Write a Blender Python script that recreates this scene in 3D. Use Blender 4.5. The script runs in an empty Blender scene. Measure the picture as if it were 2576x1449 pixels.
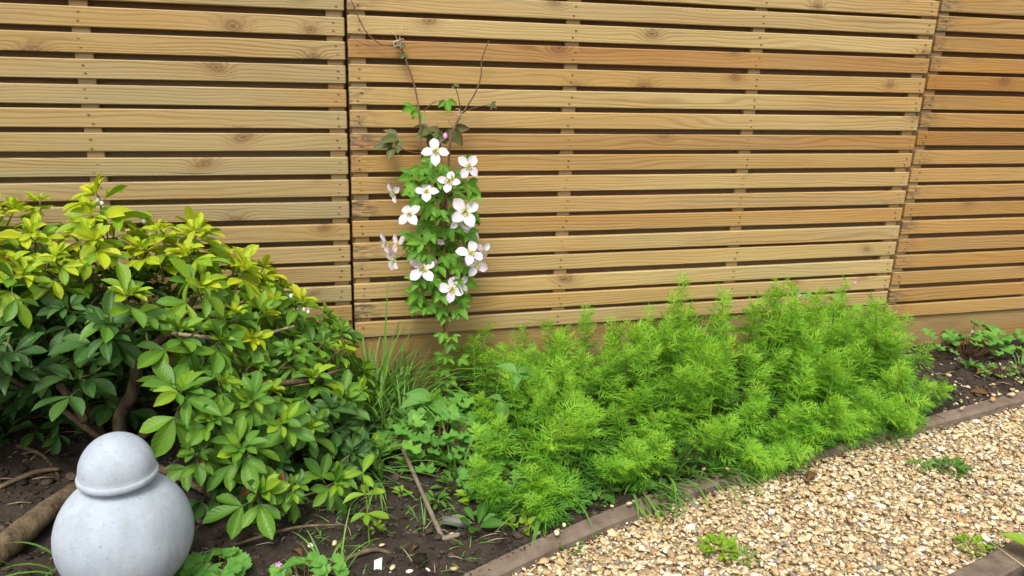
import bpy, math, random
import numpy as np
from mathutils import Matrix, Vector

random.seed(7); rng = np.random.default_rng(11)
S = bpy.context.scene
COL = S.collection

# ------------------------------------------------------------------ camera
CAM = np.array([-0.16645, -2.15948, 0.98351])
FPX, YAW, PITCH, ROLL = 2006.9, -0.28108, 0.29574, 0.03479
def cam_axes():
    cy, sy, cp, sp = math.cos(YAW), math.sin(YAW), math.cos(PITCH), math.sin(PITCH)
    f = np.array([-sy*cp, cy*cp, -sp]); r = np.array([cy, sy, 0.0]); u = np.cross(r, f)
    cr, sr = math.cos(ROLL), math.sin(ROLL)
    return cr*r + sr*u, -sr*r + cr*u, f
RT, UP, FW = cam_axes()
cd = bpy.data.cameras.new('camera'); cam = bpy.data.objects.new('camera', cd); COL.objects.link(cam)
M = Matrix(((RT[0], UP[0], -FW[0], CAM[0]), (RT[1], UP[1], -FW[1], CAM[1]), (RT[2], UP[2], -FW[2], CAM[2]), (0, 0, 0, 1)))
cam.matrix_world = M
cd.sensor_width = 36; cd.lens = FPX/2576*36; cd.clip_start = 0.05; cd.clip_end = 500
S.camera = cam
# ------------------------------------------------------------------ light
SUN_EL, SUN_AZ = math.radians(58), math.radians(205)     # azimuth clockwise from +y: behind and left of the viewer
w = bpy.data.worlds.new('World'); S.world = w; w.use_nodes = True
wt = w.node_tree; bg = wt.nodes['Background']
sky = wt.nodes.new('ShaderNodeTexSky'); sky.sky_type = 'NISHITA'; sky.sun_disc = False
sky.sun_elevation = SUN_EL; sky.sun_rotation = SUN_AZ; sky.dust_density = 5.0; sky.air_density = 1.0; sky.ozone_density = 1.0
hsv = wt.nodes.new('ShaderNodeHueSaturation'); hsv.inputs['Saturation'].default_value = 0.35   # overcast: grey cloud light
wt.links.new(sky.outputs[0], hsv.inputs['Color']); wt.links.new(hsv.outputs[0], bg.inputs['Color'])
bg.inputs['Strength'].default_value = 0.115
sl = bpy.data.lights.new('sun', 'SUN'); sl.energy = 1.5; sl.angle = math.radians(20); sl.color = (1.0, 0.96, 0.9)
sun = bpy.data.objects.new('sun', sl); COL.objects.link(sun)
sd = Vector((math.sin(SUN_AZ)*math.cos(SUN_EL), math.cos(SUN_AZ)*math.cos(SUN_EL), math.sin(SUN_EL)))
sun.rotation_euler = sd.to_track_quat('Z', 'Y').to_euler()
S.view_settings.view_transform = 'Standard'; S.view_settings.look = 'None'
S.view_settings.exposure = 0.85; S.view_settings.gamma = 1.0; S.view_settings.use_curve_mapping = False
S.render.engine = 'CYCLES'

# ------------------------------------------------------------------ helpers
def at(px, py, y=None, z=None):
    """the point that stands at depth y (or height z) on the sight line through a spot of the photograph"""
    d = (px-1288)/FPX*RT - (py-724.5)/FPX*UP + FW
    t = (y-CAM[1])/d[1] if y is not None else (z-CAM[2])/d[2]
    return CAM + d*t
def nrm(v):
    v = np.asarray(v, float); return v/(np.linalg.norm(v)+1e-12)
def frame(yd, up=(0, 0, 1)):
    """3x3, columns: x across, y along yd, z towards up"""
    y = nrm(yd); x = np.cross(y, up)
    if np.linalg.norm(x) < 1e-4: x = np.cross(y, (1, 0, 0.1))
    x = nrm(x); z = np.cross(x, y)
    return np.stack([x, y, z], 1)
def roty(a):
    c, s = math.cos(a), math.sin(a); return np.array([[c, 0, s], [0, 1, 0], [-s, 0, c]])
def lattice(x, y, sc, seed=0):
    r = np.random.default_rng(seed).random((128, 128))
    X = np.asarray(x)*sc + 300.3; Y = np.asarray(y)*sc + 300.7
    i = np.floor(X).astype(int); j = np.floor(Y).astype(int); fx = X-i; fy = Y-j
    fx = fx*fx*(3-2*fx); fy = fy*fy*(3-2*fy)
    g = lambda a, b: r[a % 128, b % 128]
    return (g(i, j)*(1-fx)+g(i+1, j)*fx)*(1-fy)+(g(i, j+1)*(1-fx)+g(i+1, j+1)*fx)*fy

class MB:
    """collects pieces; build() links them as ONE mesh object"""
    def __init__(s): s.v = []; s.f = []; s.uv = []; s.c = []; s.n = 0
    def add(s, V, F, uv=None, c=0.0):
        V = np.asarray(V, float)
        s.v.append(V); s.f += [tuple(i+s.n for i in f) for f in F]
        s.uv.append(np.zeros((len(V), 2)) if uv is None else np.asarray(uv, float))
        s.c.append(np.full(len(V), c)); s.n += len(V)
    def box(s, a, b, c=0.0):
        x0, y0, z0 = a; x1, y1, z1 = b
        V = [(x0,y0,z0),(x1,y0,z0),(x1,y1,z0),(x0,y1,z0),(x0,y0,z1),(x1,y0,z1),(x1,y1,z1),(x0,y1,z1)]
        s.add(V, [(0,3,2,1),(4,5,6,7),(0,1,5,4),(1,2,6,5),(2,3,7,6),(3,0,4,7)], c=c)
    def tube(s, P, R, n=6, sm=3, c=0.0, jit=0.0):
        P = np.asarray(P, float); R = np.asarray(R if np.ndim(R) else [R]*len(P), float)
        if sm > 1 and len(P) > 2:
            Q = []; RR = []
            for i in range(len(P)-1):
                p0, p1, p2, p3 = P[max(i-1, 0)], P[i], P[i+1], P[min(i+2, len(P)-1)]
                for k in range(sm):
                    t = k/sm
                    Q.append(.5*((2*p1)+(p2-p0)*t+(2*p0-5*p1+4*p2-p3)*t*t+(3*p1-p0-3*p2+p3)*t**3)); RR.append(R[i]*(1-t)+R[i+1]*t)
            Q.append(P[-1]); RR.append(R[-1]); P = np.array(Q); R = np.array(RR)
        T = np.gradient(P, axis=0); ref = np.array([0.31, 0.87, 0.38]); V = []
        for i in range(len(P)):
            t = nrm(T[i]); a = nrm(np.cross(t, ref)); b = np.cross(t, a); ref = np.cross(a, t)*1.0 if abs(np.dot(t, ref)) > .95 else ref
            for k in range(n):
                q = 2*math.pi*k/n; r = R[i]*(1+jit*(random.random()-.5))
                V.append(P[i]+r*(math.cos(q)*a+math.sin(q)*b))
        F = []
        for i in range(len(P)-1):
            for k in range(n):
                F.append((i*n+k, i*n+(k+1) % n, (i+1)*n+(k+1) % n, (i+1)*n+k))
        F.append(tuple(range(n-1, -1, -1))); F.append(tuple((len(P)-1)*n+k for k in range(n)))
        s.add(V, F, c=c)
    def lathe(s, prof, n=48, ctr=(0, 0, 0)):
        V = []; F = []
        for r, z in prof:
            for k in range(n):
                q = 2*math.pi*k/n; V.append((ctr[0]+r*math.cos(q), ctr[1]+r*math.sin(q), ctr[2]+z))
        for i in range(len(prof)-1):
            for k in range(n): F.append((i*n+k, i*n+(k+1) % n, (i+1)*n+(k+1) % n, (i+1)*n+k))
        F.append(tuple(range(n-1, -1, -1))); F.append(tuple((len(prof)-1)*n+k for k in range(n)))
        s.add(V, F)
    def mesh(s, name, mat, smooth=True, origin=(0, 0, 0)):
        me = bpy.data.meshes.new(name)
        V = np.concatenate(s.v)-np.asarray(origin, float)
        me.from_pydata(V.tolist(), [], s.f)
        uvl = me.uv_layers.new(name='UVMap'); li = np.zeros(len(me.loops), int); me.loops.foreach_get('vertex_index', li)
        uvl.data.foreach_set('uv', np.concatenate(s.uv)[li].ravel())
        a = me.attributes.new('tint', 'FLOAT', 'POINT'); a.data.foreach_set('value', np.concatenate(s.c).astype(np.float32))
        if smooth: me.polygons.foreach_set('use_smooth', np.ones(len(me.polygons), bool))
        me.materials.append(mat); me.update(); return me
    def build(s, name, mat, parent=None, smooth=True, origin=None):
        o0 = origin if origin is not None else (tuple(parent.location) if parent is not None else (0, 0, 0))
        o = bpy.data.objects.new(name, s.mesh(name, mat, smooth, o0)); COL.objects.link(o)
        if parent is not None: o.parent = parent
        else: o.location = o0
        return o

def tag(o, label=None, cat=None, group=None, kind=None):
    if label: o['label'] = label
    if cat: o['category'] = cat
    if group: o['group'] = group
    if kind: o['kind'] = kind
    return o
def thing(name, label, cat, loc=(0, 0, 0), group=None):
    o = bpy.data.objects.new(name, None); o.empty_display_size = .02; COL.objects.link(o); o.location = tuple(float(q) for q in loc)
    return tag(o, label, cat, group)
def inst(name, me, parent, loc, R=None, sc=1.0):
    """a part that shares mesh data; loc in world, parent unrotated"""
    o = bpy.data.objects.new(name, me); COL.objects.link(o); o.parent = parent
    pl = Vector((0, 0, 0)) if parent is None else parent.location
    m = Matrix(np.asarray(R if R is not None else np.eye(3)).tolist()).to_4x4()
    s3 = (sc, sc, sc) if np.ndim(sc) == 0 else sc
    o.matrix_basis = Matrix.Translation(Vector(tuple(float(q) for q in loc))-pl) @ m @ Matrix.Diagonal((*s3, 1))
    return o
def copy_tree(o, parent=None):
    c = o.copy(); COL.objects.link(c); c.parent = parent
    for ch in list(o.children): copy_tree(ch, c)
    return c

# ------------------------------------------------------------------ materials
class NT:
    def __init__(s, name):
        s.m = bpy.data.materials.new(name); s.m.use_nodes = True; s.t = s.m.node_tree; s.t.nodes.clear()
        s.out = s.n('ShaderNodeOutputMaterial')
    def n(s, typ, **kw):
        nd = s.t.nodes.new(typ)
        for k, v in kw.items(): setattr(nd, k, v)
        return nd
    def L(s, a, b): s.t.links.new(a, b)
    def put(s, sock, v):
        if isinstance(v, bpy.types.NodeSocket): s.L(v, sock)
        else: sock.default_value = v
    def math(s, op, a, b=0.0, clamp=False):
        nd = s.n('ShaderNodeMath', operation=op, use_clamp=clamp); s.put(nd.inputs[0], a); s.put(nd.inputs[1], b); return nd.outputs[0]
    def mix(s, f, a, b, bt='MIX'):
        nd = s.n('ShaderNodeMix', data_type='RGBA', blend_type=bt); s.put(nd.inputs[0], f)
        s.put(nd.inputs[6], (*a, 1) if isinstance(a, tuple) and len(a) == 3 else a); s.put(nd.inputs[7], (*b, 1) if isinstance(b, tuple) and len(b) == 3 else b)
        return nd.outputs[2]
    def ramp(s, f, stops, interp='LINEAR'):
        nd = s.n('ShaderNodeValToRGB'); r = nd.color_ramp; r.interpolation = interp
        while len(r.elements) < len(stops): r.elements.new(0.5)
        for e, (p, c) in zip(r.elements, stops): e.position = p; e.color = (*c, 1) if np.ndim(c) else (c, c, c, 1)
        s.put(nd.inputs[0], f); return nd.outputs[0]
    def noise(s, vec, scale, detail=3, rough=.55, dist=0.0):
        nd = s.n('ShaderNodeTexNoise'); s.put(nd.inputs['Vector'], vec); nd.inputs['Scale'].default_value = scale
        nd.inputs['Detail'].default_value = detail; nd.inputs['Roughness'].default_value = rough; nd.inputs['Distortion'].default_value = dist
        return nd.outputs['Fac']
    def vmul(s, vec, k):
        nd = s.n('ShaderNodeVectorMath', operation='MULTIPLY'); s.put(nd.inputs[0], vec); nd.inputs[1].default_value = k; return nd.outputs[0]
    def vadd(s, a, b):
        nd = s.n('ShaderNodeVectorMath', operation='ADD'); s.put(nd.inputs[0], a); s.put(nd.inputs[1], b); return nd.outputs[0]
    def xyz(s, x=0.0, y=0.0, z=0.0):
        nd = s.n('ShaderNodeCombineXYZ'); [s.put(nd.inputs[i], v) for i, v in enumerate((x, y, z))]; return nd.outputs[0]
    def sep(s, v):
        nd = s.n('ShaderNodeSeparateXYZ'); s.put(nd.inputs[0], v); return nd.outputs
    def bump(s, h, strength=.3, dist=.002):
        nd = s.n('ShaderNodeBump'); nd.inputs['Strength'].default_value = strength; nd.inputs['Distance'].default_value = dist; s.L(h, nd.inputs['Height']); return nd.outputs[0]
    def fin(s, color, rough=.6, normal=None, spec=.4, transl=0.0, tcol=None):
        b = s.n('ShaderNodeBsdfPrincipled'); s.put(b.inputs['Base Color'], (*color, 1) if isinstance(color, tuple) else color)
        s.put(b.inputs['Roughness'], rough); b.inputs['Specular IOR Level'].default_value = spec
        if normal is not None: s.L(normal, b.inputs['Normal'])
        res = b.outputs[0]
        if transl:
            t = s.n('ShaderNodeBsdfTranslucent'); c = tcol if tcol is not None else color
            s.put(t.inputs[0], (*c, 1) if isinstance(c, tuple) else c)
            mx = s.n('ShaderNodeMixShader'); mx.inputs[0].default_value = transl; s.L(res, mx.inputs[1]); s.L(t.outputs[0], mx.inputs[2]); res = mx.outputs[0]
        s.L(res, s.out.inputs[0]); return s.m
    def obj(s): return s.n('ShaderNodeTexCoord').outputs['Object']
    def rnd(s): return s.n('ShaderNodeObjectInfo').outputs['Random']
    def attr(s, name='tint', out='Fac'):
        return s.n('ShaderNodeAttribute', attribute_name=name).outputs[out]

def wood(name, tones, stain=0.0, knots=1.0, dark=1.0):
    """planed softwood: tones = colours a board may have, grain along local x, knots, blue stain at the left end"""
    t = NT(name); r = t.rnd(); co = t.obj(); x, y, z = t.sep(co)
    off = t.math('MULTIPLY', r, 37.0)
    p = t.xyz(x, t.math('ADD', y, off), t.math('ADD', z, off))
    # knots: cell distance in the board's own face
    jit = t.noise(t.vmul(p, (30, 1, 60)), 1.0, 2)
    warp0 = t.noise(t.vmul(p, (3.0, 1, .1)), 1.0, 1)
    v = t.n('ShaderNodeTexVoronoi', voronoi_dimensions='2D'); v.inputs['Scale'].default_value = 5.2; v.inputs['Randomness'].default_value = 1
    t.L(t.xyz(t.math('ADD', t.math('MULTIPLY', x, .62), t.math('MULTIPLY', z, t.math('MULTIPLY', t.math('SUBTRACT', warp0, .5), 2.6))), t.math('ADD', z, off), 0.0), v.inputs['Vector'])
    d = t.math('ADD', v.outputs['Distance'], t.math('MULTIPLY', t.math('SUBTRACT', jit, .5), .025))
    cell = t.sep(v.outputs['Color'])[0]                      # some cells have no knot, the others differ in size
    d = t.math('ADD', t.math('DIVIDE', d, t.math('ADD', .35, cell)), t.math('MULTIPLY', t.math('LESS_THAN', cell, .33), .4))
    halo = t.math('POWER', 2.718, t.math('MULTIPLY', t.math('MULTIPLY', d, d), -110.0))
    # growth lines that swerve round the knots
    warp = t.noise(t.vmul(p, (1.6, 1, 9)), 1.0, 2)
    warp2 = t.noise(t.vmul(p, (.7, 1, 22)), 1.0, 1)
    h = t.math('ADD', t.math('ADD', t.math('MULTIPLY', z, 95.0), t.math('MULTIPLY', warp, 7.0)), t.math('ADD', t.math('MULTIPLY', halo, 3.0), t.math('MULTIPLY', warp2, 3.2)))
    line = t.math('POWER', t.math('ADD', t.math('MULTIPLY', t.math('SINE', t.math('MULTIPLY', h, 6.28)), .5), .5), 2.4)
    fib = t.noise(t.vmul(p, (9, 1, 520)), 1.0, 3, .6)
    big = t.noise(t.vmul(p, (2.2, 1, 7)), 1.0, 3)
    base = t.ramp(r, [(i/(len(tones)-1), c) for i, c in enumerate(tones)])
    base = t.mix(t.math('MULTIPLY', big, .75), base, t.mix(1.0, base, (.74, .70, .62), 'MULTIPLY'))
    base = t.mix(t.ramp(t.noise(t.vmul(p, (.9, 1, 5)), 1.0, 2), [(.42, 0.0), (.68, .8)]), base, t.mix(1.0, base, (.98, .80, .58), 'MULTIPLY'))
    gstr = t.ramp(t.noise(t.vmul(p, (1.1, 1, 14)), 1.0, 2), [(.35, .06), (.72, .72)])
    base = t.mix(t.math('MULTIPLY', line, gstr), base, t.mix(1.0, base, (.52, .42, .32), 'MULTIPLY'))
    base = t.mix(t.ramp(fib, [(.42, 0.0), (.75, .45)]), base, t.mix(1.0, base, (.6, .54, .46), 'MULTIPLY'))
    if knots:
        kn = t.ramp(d, [(.018, .85), (.05, .58), (.058, .82), (.066, .32), (.17, 0.0)])
        ring = t.math('ADD', t.math('MULTIPLY', t.math('SINE', t.math('MULTIPLY', d, 190.0)), .2), .8)
        base = t.mix(t.math('MULTIPLY', t.math('MULTIPLY', kn, ring), knots), base, (.145, .062, .022))
    if stain:
        e = t.ramp(x, [(.0, 1.0), (.03, .8), (.1, 0.0)]); sn = t.noise(t.vmul(p, (28, 1, 130)), 1.0, 3)
        own = t.ramp(t.noise(t.xyz(off, off, 0.0), 5.0, 0), [(.35, 0.0), (.6, 1.0)])
        base = t.mix(t.math('MULTIPLY', t.math('MULTIPLY', e, t.ramp(sn, [(.42, 0.0), (.6, 1.0)])), t.math('MULTIPLY', own, stain)), base, (.045, .047, .05))
    algae = t.ramp(t.noise(t.vmul(p, (1.3, 1, 16)), 1.0, 4, .65), [(.50, 0.0), (.74, .42)]); base = t.mix(algae, base, (.235, .225, .135))
    base = t.mix(t.ramp(t.noise(t.vmul(p, (2.4, 1, 105)), 1.0, 1), [(.765, 0.0), (.79, .75)]), base, (.07, .045, .025))          # drying splits
    hgt = t.math('ADD', t.math('MULTIPLY', line, -.5), t.math('MULTIPLY', fib, -.7))
    return t.fin(base, .62, t.bump(hgt, .35, .0016), .3)

TAN = [(.36,.275,.125), (.40,.30,.13), (.35,.27,.13), (.39,.275,.115), (.42,.325,.155), (.36,.25,.10)]
TANM = [(.44,.315,.12), (.40,.265,.095), (.47,.345,.135), (.41,.25,.085), (.46,.34,.14), (.36,.195,.06), (.47,.35,.14), (.42,.29,.11)]
TANR = [(.42,.255,.08), (.37,.195,.05), (.46,.29,.095), (.33,.16,.04), (.44,.27,.082), (.37,.21,.058)]
def paler(T, k=(1.08, 1.10, 1.32)): return [tuple(a*b_ for a, b_ in zip(c, k)) for c in T]
TAN, TANM, TANR = paler(TAN, (1.18, 1.22, 1.32)), paler(TANM, (1.20, 1.24, 1.42)), paler(TANR, (1.14, 1.20, 1.42))
MAT = {}
MAT['wood_left'] = wood('wood_left', TAN, .35); MAT['wood_mid'] = wood('wood_mid', TANM, .95); MAT['wood_right'] = wood('wood_right', TANR, .9)
MAT['board'] = wood('board_wood', [(.40,.30,.15), (.40,.29,.14), (.36,.24,.10)], 0, .5)
MAT['back'] = wood('back_wood', [(.38,.25,.13), (.34,.21,.10)], 0, .4)
MAT['post'] = wood('post_wood', [(.05,.034,.02), (.06,.04,.022)], 0, .2)  # near-black tone puts the darkness of the panel joints into the post colour
MAT['batten'] = wood('batten_wood', [(.68,.54,.32), (.63,.49,.28)], 0, .2)

def leafmat(name, cols, rough=.48, transl=.3, vein=.25, spec=.28, spots=0.0):
    t = NT(name); r = t.math('FRACT', t.math('ADD', t.rnd(), t.attr()))
    c = t.ramp(r, [(i/(len(cols)-1), q) for i, q in enumerate(cols)])
    uv = t.n('ShaderNodeTexCoord').outputs['UV']; u, vv, _ = t.sep(uv)
    mid = t.ramp(t.math('ABSOLUTE', t.math('SUBTRACT', u, .5)), [(.0, 1.0), (.045, .6), (.09, 0.0)])
    c = t.mix(t.math('MULTIPLY', mid, vein), c, t.mix(1.0, c, (1.9, 1.7, 1.5), 'MULTIPLY'))
    bl = t.noise(t.obj(), 55.0, 3); c = t.mix(t.ramp(bl, [(.35, .0), (.75, .5)]), c, t.mix(1.0, c, (.72, .8, .7), 'MULTIPLY'))
    tc = t.mix(1.0, c, (1.35, 1.25, .6), 'MULTIPLY')
    side = t.math('SINE', t.math('ADD', t.math('MULTIPLY', vv, 46.0), t.math('MULTIPLY', t.math('ABSOLUTE', t.math('SUBTRACT', u, .5)), -26.0)))
    return t.fin(c, rough, t.bump(side, .16, .0012), spec, transl, tc)
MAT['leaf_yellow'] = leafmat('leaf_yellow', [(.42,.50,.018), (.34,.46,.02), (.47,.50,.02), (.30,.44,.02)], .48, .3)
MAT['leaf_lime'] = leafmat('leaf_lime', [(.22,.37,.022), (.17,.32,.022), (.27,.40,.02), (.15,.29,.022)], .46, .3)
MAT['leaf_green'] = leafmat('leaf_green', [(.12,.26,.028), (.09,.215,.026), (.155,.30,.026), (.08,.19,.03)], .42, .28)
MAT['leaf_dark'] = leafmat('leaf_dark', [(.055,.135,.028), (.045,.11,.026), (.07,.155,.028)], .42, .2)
MAT['leaf_dead'] = leafmat('leaf_dead', [(.20,.10,.04), (.15,.075,.03), (.25,.13,.05)], .7, .15, .1, .2)
MAT['clem_leaf'] = leafmat('clem_leaf', [(.15,.34,.035), (.12,.29,.03), (.18,.38,.04), (.10,.25,.03)], .5, .35)
MAT['clem_bronze'] = leafmat('clem_bronze', [(.11,.12,.04), (.09,.15,.04), (.14,.11,.05)], .5, .25)
MAT['ger_leaf'] = leafmat('ger_leaf', [(.13,.32,.05), (.10,.27,.045), (.17,.37,.055)], .48, .3, .15)
MAT['broad_leaf'] = leafmat('broad_leaf', [(.14,.31,.06), (.11,.27,.05), (.17,.35,.07)], .45, .3)
MAT['weed_leaf'] = leafmat('weed_leaf', [(.08,.2,.025), (.06,.16,.022), (.12,.25,.03)], .45, .3)
MAT['grass'] = leafmat('grass_blade', [(.15,.32,.05), (.11,.26,.06), (.20,.37,.05), (.13,.28,.07)], .45, .3, .1)
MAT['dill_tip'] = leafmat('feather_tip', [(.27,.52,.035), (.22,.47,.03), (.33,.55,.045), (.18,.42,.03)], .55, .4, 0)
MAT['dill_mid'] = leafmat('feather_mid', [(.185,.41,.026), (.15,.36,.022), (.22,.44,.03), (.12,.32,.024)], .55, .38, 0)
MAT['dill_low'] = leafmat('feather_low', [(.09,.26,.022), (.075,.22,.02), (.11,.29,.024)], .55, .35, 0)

def plain(name, c1, c2, scale=20, rough=.8, bump=.3, bd=.003, spec=.3, stretch=(1, 1, 1)):
    t = NT(name); v = t.vmul(t.obj(), stretch); f = t.noise(v, scale, 5, .6)
    return t.fin(t.mix(t.ramp(f, [(.3, 0.0), (.7, 1.0)]), c1, c2), rough, t.bump(t.noise(v, scale*2.3, 6, .65), bump, bd), spec)
MAT['bark'] = plain('bark', (.055,.038,.022), (.23,.17,.10), 34, .9, 1.0, .008, .15, (1, 1, .35))
MAT['bark_pale'] = plain('bark_pale', (.30,.24,.14), (.42,.34,.20), 60, .7, .3, .001)
MAT['twig'] = plain('twig', (.10,.14,.03), (.17,.15,.06), 60, .7, .2, .001)
MAT['vine'] = plain('vine_stem', (.10,.05,.03), (.17,.09,.05), 60, .7, .2, .001)
MAT['stem_green'] = plain('stem_green', (.10,.22,.025), (.16,.27,.03), 40, .5, .1, .001)
MAT['cane'] = plain('cane', (.36,.22,.08), (.27,.15,.055), 30, .5, .2, .001)
MAT['twine'] = plain('twine', (.55,.47,.33), (.42,.33,.2), 120, .9, .5, .002)
MAT['stick'] = plain('stick_metal', (.13,.10,.075), (.24,.19,.14), 40, .6, .3, .001)
MAT['grey_pipe'] = plain('grey_pipe', (.09,.085,.08), (.16,.15,.14), 40, .6, .3, .001)
MAT['white'] = plain('white_plastic', (.78,.8,.8), (.7,.72,.72), 30, .5, .1, .001)
MAT['pink'] = plain('pink_petal', (.62,.25,.52), (.7,.33,.6), 50, .6, .1, .001)
MAT['stamen'] = plain('stamen', (.62,.60,.10), (.75,.74,.35), 90, .6, .1, .001)
MAT['nail'] = plain('nail_steel', (.06,.05,.04), (.11,.09,.065), 90, .6, .1, .001)
def petalmat():
    t = NT('petal'); uv = t.n('ShaderNodeTexCoord').outputs['UV']; u, v, _ = t.sep(uv)
    c = t.mix(t.ramp(t.rnd(), [(.2, 0.0), (.9, 1.0)]), (.84,.81,.86), (.83,.68,.80))
    c = t.mix(t.ramp(t.math('ABSOLUTE', t.math('SUBTRACT', u, .5)), [(.0, .45), (.16, 0.0)]), c, (.78,.56,.74))
    rib = t.math('SINE', t.math('MULTIPLY', u, 60.0))
    return t.fin(c, .5, t.bump(rib, .12, .001), .3, .3, c)
MAT['petal'] = petalmat()
def stonemat():
    t = NT('cast_stone'); o = t.obj(); a = t.noise(o, 9.0, 5, .6); b = t.noise(o, 70.0, 4, .6)
    c = t.mix(t.ramp(a, [(.3, 0.0), (.72, 1.0)]), (.28,.325,.375), (.44,.485,.535))
    c = t.mix(t.ramp(b, [(.55, 0.0), (.8, .4)]), c, (.22,.24,.26))
    st = t.noise(t.vmul(o, (16, 16, 3)), 1.0, 5, .65); c = t.mix(t.ramp(st, [(.5, 0.0), (.72, .55)]), c, (.22,.25,.235))
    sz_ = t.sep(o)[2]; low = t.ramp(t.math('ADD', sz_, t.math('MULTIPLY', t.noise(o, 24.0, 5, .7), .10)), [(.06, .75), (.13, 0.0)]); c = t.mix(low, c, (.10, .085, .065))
    lic = t.ramp(t.noise(o, 38.0, 2, .5), [(.60, 0.0), (.78, .22)]); c = t.mix(lic, c, (.50, .52, .46))
    pit = t.ramp(t.noise(o, 150.0, 1, .4), [(.70, 0.0), (.76, 1.0)]); c = t.mix(t.math('MULTIPLY', pit, .28), c, (.14, .15, .16))
    return t.fin(c, .8, t.bump(t.math('SUBTRACT', t.math('ADD', b, t.noise(o, 260.0, 3)), pit), .35, .002), .2)
MAT['stone'] = stonemat()
def soilmat():
    t = NT('soil_earth'); o = t.obj(); a = t.noise(o, 11.0, 6, .62); b = t.noise(o, 95.0, 5, .7)
    c = t.mix(t.ramp(a, [(.32, 0.0), (.7, 1.0)]), (.028,.021,.016), (.060,.046,.034))
    c = t.mix(t.ramp(b, [(.5, 0.0), (.75, .55)]), c, (.095,.074,.055))
    k = t.math('ADD', .55, t.math('MULTIPLY', t.attr(), 1.5)); c = t.mix(1.0, c, t.xyz(k, k, k), 'MULTIPLY')
    return t.fin(c, .92, t.bump(t.math('ADD', b, t.noise(o, 300.0, 4)), .8, .004), .15)
MAT['soil'] = soilmat()
def gravelmat():
    t = NT('flint_gravel'); r = t.attr()
    c = t.ramp(r, [(0, (.48,.35,.18)), (.14, (.63,.51,.31)), (.28, (.42,.29,.155)), (.38, (.70,.58,.37)), (.54, (.56,.43,.24)), (.64, (.36,.26,.15)), (.71, (.66,.53,.31)), (.81, (.76,.70,.56)), (.91, (.25,.23,.205)), (.95, (.46,.26,.09)), (.97, (.80,.77,.70))], 'CONSTANT')
    o = t.obj(); a = t.noise(o, 140.0, 4, .6); c = t.mix(t.ramp(a, [(.4, 0.0), (.75, .6)]), c, t.mix(1.0, c, (.55,.45,.33), 'MULTIPLY'))
    return t.fin(c, .6, t.bump(t.noise(o, 420.0, 4), .3, .001), .35)
MAT['gravel'] = gravelmat()
MAT['path'] = plain('path_bed', (.40,.30,.18), (.52,.41,.26), 60, .95, .8, .004)
MAT['kerb'] = plain('edging_wood', (.125,.09,.066), (.22,.17,.13), 22, .95, .9, .004, .1)
MAT['ground'] = plain('ground_earth', (.05,.035,.024), (.075,.06,.035), 3, .95, .5, .01)

# ------------------------------------------------------------------ setting: ground, bed, path, edging
g = MB(); g.add([(-25, -25, -.09), (25, -25, -.09), (25, 25, -.09), (-25, 25, -.09)], [(0, 1, 2, 3)])
tag(g.build('ground', MAT['ground']), kind='structure')
KX = np.array([-1.6, -.6, .114, .45, .69, 1.2, 1.72, 2.02, 2.6, 3.6]); KY = np.array([-1.52, -1.16, -.877, -.746, -.662, -.548, -.457, -.392, -.27, -.06])
kerb_in = lambda x: np.interp(x, KX, KY)
KW = .044
kerb2 = lambda x: -1.408+.28*np.asarray(x)
def soil_z(x, y):
    z = .018*(lattice(x, y, 7, 1)-.5)+.022*(lattice(x, y, 21, 2)-.5)+.016*(lattice(x, y, 48, 3)-.5)
    z = z + .03*np.clip((np.asarray(x)+.1)*-1.2, 0, 1)*np.clip((np.asarray(y)+.5)*2, 0, 1)
    s = np.clip((kerb_in(x)-y)/.02, 0, 1)             # drops away under the path
    s2 = np.clip((kerb2(x)-.06-y)/.02, 0, 1)
    return z*(1-s) - .05*s*(1-s2) - .0*s2
xs = np.arange(-2.3, 3.6, .0125); ys = np.arange(-1.7, .045, .0125)
X, Y = np.meshgrid(xs, ys); Z = soil_z(X, Y)
nx, ny = len(xs), len(ys)
idx = np.arange(nx*ny).reshape(ny, nx)
F = np.stack([idx[:-1, :-1], idx[:-1, 1:], idx[1:, 1:], idx[1:, :-1]], -1).reshape(-1, 4)
b = MB(); b.add(np.stack([X, Y, Z], -1).reshape(-1, 3), F.tolist(), c=.28); tag(b.build('soil', MAT['soil']), kind='structure')
# path bed under the gravel
px = np.linspace(-1.2, 3.5, 60); pv = []; pf = []
for i, x in enumerate(px):
    pv += [(x, kerb_in(x)-KW*.5, -.026), (x, kerb2(x)-.03, -.026)]
    if i: pf.append((2*i-2, 2*i-1, 2*i+1, 2*i))
b = MB(); b.add(pv, pf); tag(b.build('path', MAT['path']), kind='structure')

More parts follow.
